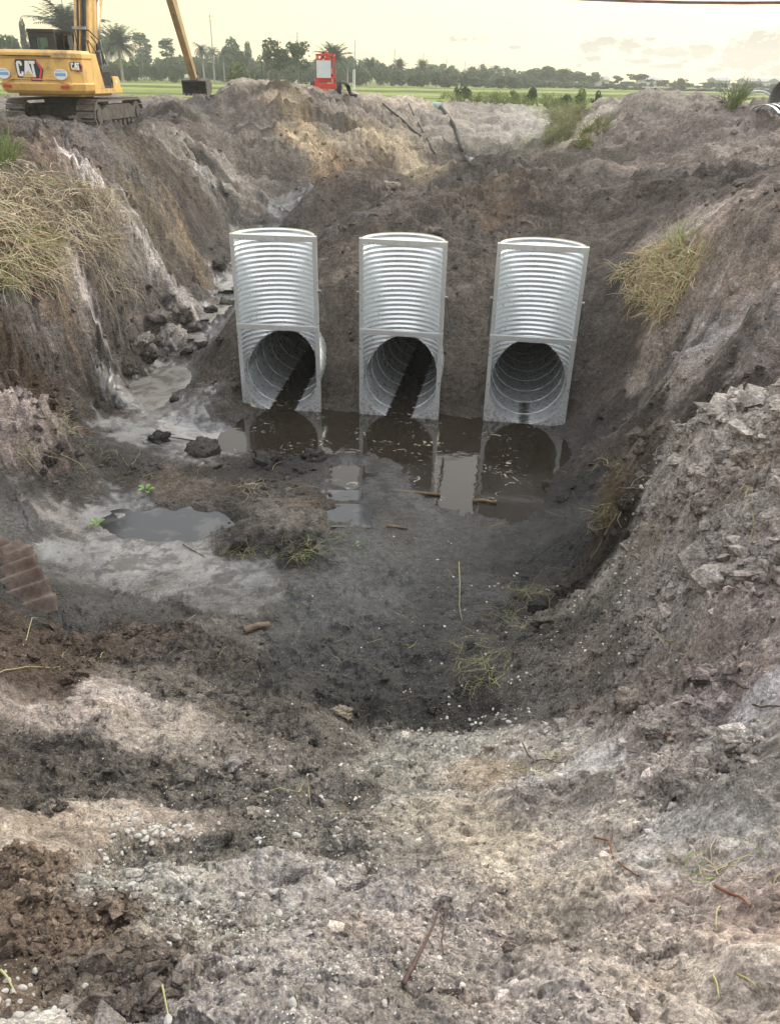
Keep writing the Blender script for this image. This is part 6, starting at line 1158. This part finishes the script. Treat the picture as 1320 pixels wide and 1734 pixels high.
# green sprigs
MGRN = simple('green_leaf', (.13, .25, .05), .45, var=.2); 
for (px, py, k, lab) in ((165, 892, 4, 'fallen sprig of broad green leaves on the silver silt'), (248, 834, 5, 'bright green leafy sprig beside the dark hump'), (600, 928, 2, 'tiny pale green sprig on the central mud')):
    p = ghit(px, py); z0 = hq(p[0], p[1])[0]; rt = empty('green_sprig', (p[0], p[1], z0), random.uniform(0, 6), lab, 'leaf sprig'); sc = .085 if px != 600 else .05
    for i in range(k):
        a = i * 1.35 + random.uniform(-.3, .3); cx_, cy_ = sc * math.cos(a) * .9, sc * math.sin(a) * .9; V = []; Fq = []
        for j, t in enumerate(np.linspace(0, 1, 6)):
            wl = sc * .42 * math.sin(math.pi * (.08 + .9 * t)); d_ = np.array([math.cos(a), math.sin(a)]); n_ = np.array([-d_[1], d_[0]]); c_ = np.array([cx_, cy_]) * .4 + d_ * t * sc * 1.3; zq = .02 + .03 * math.sin(t * 2.5) + .01 * i
            V += [(*(c_ + n_ * wl), zq + .012), (*c_, zq), (*(c_ - n_ * wl), zq + .012)]
        V2 = [(v[0], v[1], v[2] - .002) for v in V]; nV = len(V)
        for j in range(5):
            for q in (0, 1): f_ = (3 * j + q, 3 * j + q + 1, 3 * j + q + 4, 3 * j + q + 3); Fq.append(f_); Fq.append(tuple(x + nV for x in f_[::-1]))
        m = MB(); m.add(V + V2, Fq); m.build('leaf', MGRN, rt, True)
    m = MB(); m.tube([(-sc, 0, .015), (0, 0, .03), (sc, .01, .015)], .003, 5); m.build('stalk', MSTW, rt)
# stones
MST = simple('white_stone', (.58, .56, .52), .85, var=.3, vs=25, bump=.5, bs=60, dirt=.5)
CL = [(540, 1500, 120, 60, 14, 20), (250, 1405, 40, 14, 20, 12), (300, 1400, 60, 12, 22, 11), (240, 1425, 30, 14, 14, 12), (185, 1465, 26, 12, 8, 12), (225, 1500, 30, 14, 18, 12), (205, 1540, 20, 10, 6, 15), (150, 1520, 50, 30, 6, 13), (290, 1530, 50, 25, 10, 13), (310, 1545, 20, 10, 4, 16), (280, 1640, 40, 60, 12, 15), (210, 1700, 60, 25, 9, 18), (640, 1700, 60, 25, 5, 18), (30, 1690, 45, 25, 26, 16), (80, 1715, 40, 12, 14, 16), (440, 1650, 130, 60, 14, 13), (580, 1440, 60, 30, 14, 10), (440, 1300, 60, 16, 16, 8), (450, 1325, 60, 12, 12, 8), (600, 1380, 90, 30, 10, 9), (700, 1440, 60, 60, 6, 9), (770, 1245, 70, 14, 26, 8), (910, 1245, 50, 12, 18, 9), (700, 1300, 60, 40, 10, 8), (860, 1200, 60, 20, 12, 7), (780, 1690, 20, 8, 4, 16), (740, 1690, 20, 8, 4, 16), (350, 1700, 20, 15, 4, 14), (1000, 1060, 40, 30, 14, 6), (940, 1060, 40, 20, 12, 6), (1000, 1000, 40, 20, 8, 6), (300, 1595, 100, 60, 10, 11)]
protos = []
for k in range(8):
    bm = bmesh.new(); bmesh.ops.create_icosphere(bm, subdivisions=2, radius=.5); me = bpy.data.meshes.new('pebble'); ph = rng.uniform(0, 9, 6)
    for v in bm.verts:
        c_ = v.co; q = 1 + .16 * math.sin(4 * c_.x + ph[0]) * math.cos(5 * c_.y + ph[1]) + .12 * math.sin(7 * c_.z + ph[2] + 4 * c_.x) + rng.normal(0, .07); v.co = Vector((c_.x * q * (1 + .3 * math.sin(ph[3])), c_.y * q, c_.z * q * .7))
    bm.to_mesh(me); bm.free(); me.materials.append(MST); protos.append(me)
npb = 0; PEB = []
for (px, py, sx_, sy_, n, sz) in CL:
    for _ in range(n):
        if npb >= 285: break
        q = (px + random.gauss(0, sx_ * .85), py + random.gauss(0, sy_ * 1.1))
        if not (0 < q[0] < 1320 and q[1] < 1734): continue
        p = ghit(*q); zq = hq(p[0], p[1])[0]; Zd = (np.array([p[0], p[1], zq]) - EYE) @ c_f; s_ = sz * random.uniform(.32, .92) * Zd / F
        o = bpy.data.objects.new('pebble', protos[npb % 8]); COL.objects.link(o); o.location = (p[0], p[1], zq + s_ * .14); o.rotation_euler = (random.uniform(-.4, .4), random.uniform(-.4, .4), random.uniform(0, 6.3)); o.scale = (s_, s_ * random.uniform(.7, 1), s_)
        tag(o, None, 'pebble', 'white pebbles on the foreground dirt'); PEB.append((o, q[0], q[1])); npb += 1
name_near(PEB, [(715, 1610, 'dark bent twig near the bottom'), (1045, 1460, 'diagonal red-brown root'), (880, 1300, 'crossed straws'), (400, 1303, 'pale flat clod at left'), (102, 1373, 'dark clod by the sandy patch'), (415, 1575, 'half-buried pale foreground stone'), (530, 1262, 'small black foreground clod'), (922, 1060, 'brown clod below the near right bank'), (495, 1345, 'thin curved stem in the centre foreground'), (282, 1700, 'upright yellow stem at the bottom left'), (15, 1662, 'yellow stem over the brown crumbs')], 'small white pebble, %s nearest to the %s')
n = 60000; r_ = np.exp(g.uniform(math.log(.7), math.log(11), n)); t_ = g.uniform(-R_(30), R_(30), n); x_, y_ = r_ * np.sin(t_), r_ * np.cos(t_); q = soil_at(x_, y_)
cl = ss(-.1, .5, pn((x_ * 3).astype(np.float32), (y_ * 3).astype(np.float32), 91)); okk = (g.random(n) < q[:, 5] * .35 * cl) & (hq(x_, y_) > .05); x_, y_, r_ = x_[okk], y_[okk], r_[okk]
tag(lumps(x_, y_, np.clip(r_ * .0035 * np.exp(g.normal(0, .4, len(x_))), .004, .03), 'shell_fragments', MST, .15, .6), kind='stuff'); print('shells', len(x_))
# big clods, blocks fallen from the left bank
def block(px, py, wpx, hf_, name, label, cat, group=None, seed=0, tint=None, flat=.7):
    p = ghit(px, py); zq = hq(p[0], p[1])[0]; Zd = (np.array([p[0], p[1], zq]) - EYE) @ c_f; w_ = wpx * Zd / F; g2 = np.random.default_rng(seed)
    bm = bmesh.new(); bmesh.ops.create_icosphere(bm, subdivisions=4, radius=.5); V = np.array([v.co[:] for v in bm.verts]); Fc = np.array([[v.index for v in f_.verts] for f_ in bm.faces]); bm.free()
    V = np.sign(V) * np.abs(V) ** .7; o3 = g2.uniform(0, 50, 3); x3, y3, z3 = [(V[:, i] + o3[i]).astype(np.float32) for i in range(3)]
    d = .42 * pn(x3 * 2 + z3, y3 * 2 - z3, 1) - .30 * np.abs(pn(x3 * 3 + z3, y3 * 3 - z3, 7)) + .22 * pn(x3 * 5 + 2 * z3, y3 * 5 + z3, 2) + .14 * pn(x3 * 11 - 3 * z3, y3 * 11 + 4 * z3, 3) + .08 * pn(x3 * 25 + 9 * z3, y3 * 25 - 7 * z3, 4)
    V = V * (1 + d[:, None]) * np.array([1, g2.uniform(.7, 1), flat]) * w_; a = g2.uniform(0, 6.28); V = V @ np.array([[math.cos(a), math.sin(a), 0], [-math.sin(a), math.cos(a), 0], [0, 0, 1]])
    V = V + np.array([p[0], p[1] + w_ * .2, zq + w_ * hf_]); sl = soil_at(V[:, 0], V[:, 1]); col_ = sl[:, :3] ** 1.12 * 1.16 if tint is None else np.repeat(np.array([lin(tint)]), len(V), 0)
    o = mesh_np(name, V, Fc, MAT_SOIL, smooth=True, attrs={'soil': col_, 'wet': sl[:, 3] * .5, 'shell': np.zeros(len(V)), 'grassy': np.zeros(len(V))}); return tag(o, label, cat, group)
GBk = 'earth blocks fallen from the left bank'
for i, (px, py, w_, t_, lab) in enumerate([(285, 575, 62, (132, 126, 122), 'large pale-topped earth block beside the stream'), (232, 588, 54, (110, 102, 98), 'flat grey-brown earth block under the left bank'), (325, 565, 34, (62, 57, 53), 'dark wet block at the stream edge'), (345, 588, 22, (52, 48, 45), 'small black lump in the stream bend'), (318, 600, 22, (54, 50, 46), 'small dark lump below the large pale-topped block'), (300, 535, 50, (104, 98, 94), 'grey block above the large pale-topped block'), (265, 545, 40, (92, 85, 82), 'cracked brown block beside the bank hollow'), (366, 455, 28, (62, 56, 52), 'rounded dark block higher up the stream'), (352, 530, 26, (58, 54, 50), 'dark block left of the stream above the first culvert'), (385, 520, 34, (70, 64, 58), 'brown block touching the left side of the left culvert'), (296, 680, 16, (62, 58, 56), 'tiny dark lump on the silt left of the culverts'), (376, 578, 22, (66, 60, 55), 'lump at the foot of the dirt heap by the left culvert'), (210, 625, 40, (70, 64, 60), 'dark slab at the bottom of the left bank'), (250, 610, 26, (66, 60, 56), 'small slab in front of the flat earth block')]):
    block(px, py, w_ * .85, .0, 'earth_block', lab, 'earth block', GBk, 900 + i, tuple(min(255, v * 1.2) for v in t_), .6)
for i, (px, py, w_, h_, t_, lab) in enumerate([(340, 768, 50, .0, (72, 68, 65), 'dark muddy lump between stream and pool'), (268, 748, 30, .1, (62, 58, 56), 'small dark lump left of the pool corner'), (86, 785, 32, .15, (60, 54, 50), 'round black clod under the pale left hump'), (1072, 1198, 42, .2, (118, 108, 100), 'grey stone on the slope, left one of the pair'), (1192, 1246, 32, .2, (140, 132, 128), 'pale rounded stone, middle of the right slope'), (1243, 1268, 42, .2, (146, 138, 132), 'largest pale rounded stone on the right slope'), (1105, 1245, 34, .15, (142, 134, 128), 'pale stone with a dark cavity beside it'), (922, 1060, 36, .2, (92, 86, 80), 'brown clod below the near right bank'), (400, 1303, 38, .1, (136, 128, 124), 'pale flat clod in the left foreground'), (530, 1262, 14, .2, (50, 48, 46), 'small black clod in the foreground centre'), (102, 1373, 18, .2, (84, 78, 72), 'dark clod by the sandy patch at left'), (415, 1575, 40, .0, (150, 142, 136), 'half-buried pale stone in the foreground'), (862, 1612, 20, .0, (110, 100, 92), 'brown crumb cluster at the bottom centre'), (580, 1215, 30, .1, (124, 112, 98), 'tan clod on the dark mud rim'), (1130, 1250, 12, .2, (92, 66, 56), 'small red-brown stone at right'), (660, 318, 26, .0, (140, 132, 120), 'pale rubble lump on the spoil behind the culverts'), (735, 398, 20, .1, (110, 102, 96), 'grey lump behind the middle culvert'), (905, 830, 24, .0, (66, 62, 60), 'dark lump at the right shore of the pool'), (450, 785, 40, .05, (66, 62, 60), 'crumbly dark lump on the near shore of the pool'), (530, 778, 34, .05, (62, 58, 56), 'black lump on the near shore under the left culvert')]):
    block(px, py, w_, h_, 'clod', lab, 'clod', None, 950 + i, tuple(min(255, v * 1.12) for v in t_), .5)
# rusty corrugated sheet
s = NT('rusted_steel'); c = s.mix(s.rng(s.noise(3, 7, .7), .34, .66), (.065, .038, .028), (.16, .13, .112)); c = s.mix(s.rng(s.noise(22, 6, .7), .5, .66, 0, .7), c, (.05, .035, .028)); MRST = s.fin(c, .8, .15, s.bump(s.noise(50, 5), .5, .004))
p = atD(0, 1000, 6.4); nu, nv = 130, 26; U, Vv = np.meshgrid(np.linspace(-1, 1, nu), np.linspace(0, 1, nv), indexing='ij')
# ribs fan out from the left: U runs across the ribs (far to near), V along them towards the right
cpt = ghit(40, 990); cx0, cy0 = cpt[0], cpt[1]; zb0 = h0(np.array([cx0]), np.array([cy0]))[0]
end = .18 + .03 * np.sin(U * 5) + .006 * np.cos(U * 3.14159 * 7) - .12 * U ** 2
px3 = -1.15 + Vv * (1.15 + end); py3 = U * (.16 + .22 * Vv) * 1.3; lift_ = .20 - .12 * U ** 2 * 1.2 + .036 * np.cos(U * 3.14159 * 7) + .02 * np.sin(3 * Vv)
ang = R_(48); XX = cx0 + px3 * math.cos(ang) - py3 * math.sin(ang) + .02; YY = cy0 + px3 * math.sin(ang) + py3 * math.cos(ang); ZZ = zb0 + lift_ - .02 + .20 * U
V1 = np.stack([XX, YY, ZZ], -1).reshape(-1, 3); V2 = V1 - np.array([0, 0, .006]); f_ = grid_faces(nu, nv, False); nn = len(V1); e = []
for i in range(nu - 1): e.append((i * nv + nv - 1, (i + 1) * nv + nv - 1, nn + (i + 1) * nv + nv - 1, nn + i * nv + nv - 1)); e.append((i * nv, nn + i * nv, nn + (i + 1) * nv, (i + 1) * nv))
for j in range(nv - 1): e.append((j, j + 1, nn + j + 1, nn + j)); q = (nu - 1) * nv; e.append((q + j, nn + q + j, nn + q + j + 1, q + j + 1))
tag(mesh_np('corrugated_sheet', np.concatenate([V1, V2]), [np.concatenate([f_, f_[:, ::-1] + nn]), np.array(e)], MRST, smooth=True), 'rusty torn corrugated steel sheet jutting in at the left edge', 'metal sheet')
# ---------------------------------------------------------------- thin haze over the whole place
m = MB(); m.box((0, 0, 12.2), (1300, 1300, 28)); hz = m.build('haze', None or bpy.data.materials.new('haze'), None); tag(hz, kind='stuff')
hm = hz.data.materials[0]; hm.use_nodes = True; ht = hm.node_tree; ht.nodes.clear(); ho_ = ht.nodes.new('ShaderNodeOutputMaterial'); hv = ht.nodes.new('ShaderNodeVolumePrincipled')
hv.inputs['Color'].default_value = (.92, .93, .90, 1); hv.inputs['Density'].default_value = .0009; hv.inputs['Anisotropy'].default_value = .3; ht.links.new(hv.outputs[0], ho_.inputs['Volume'])
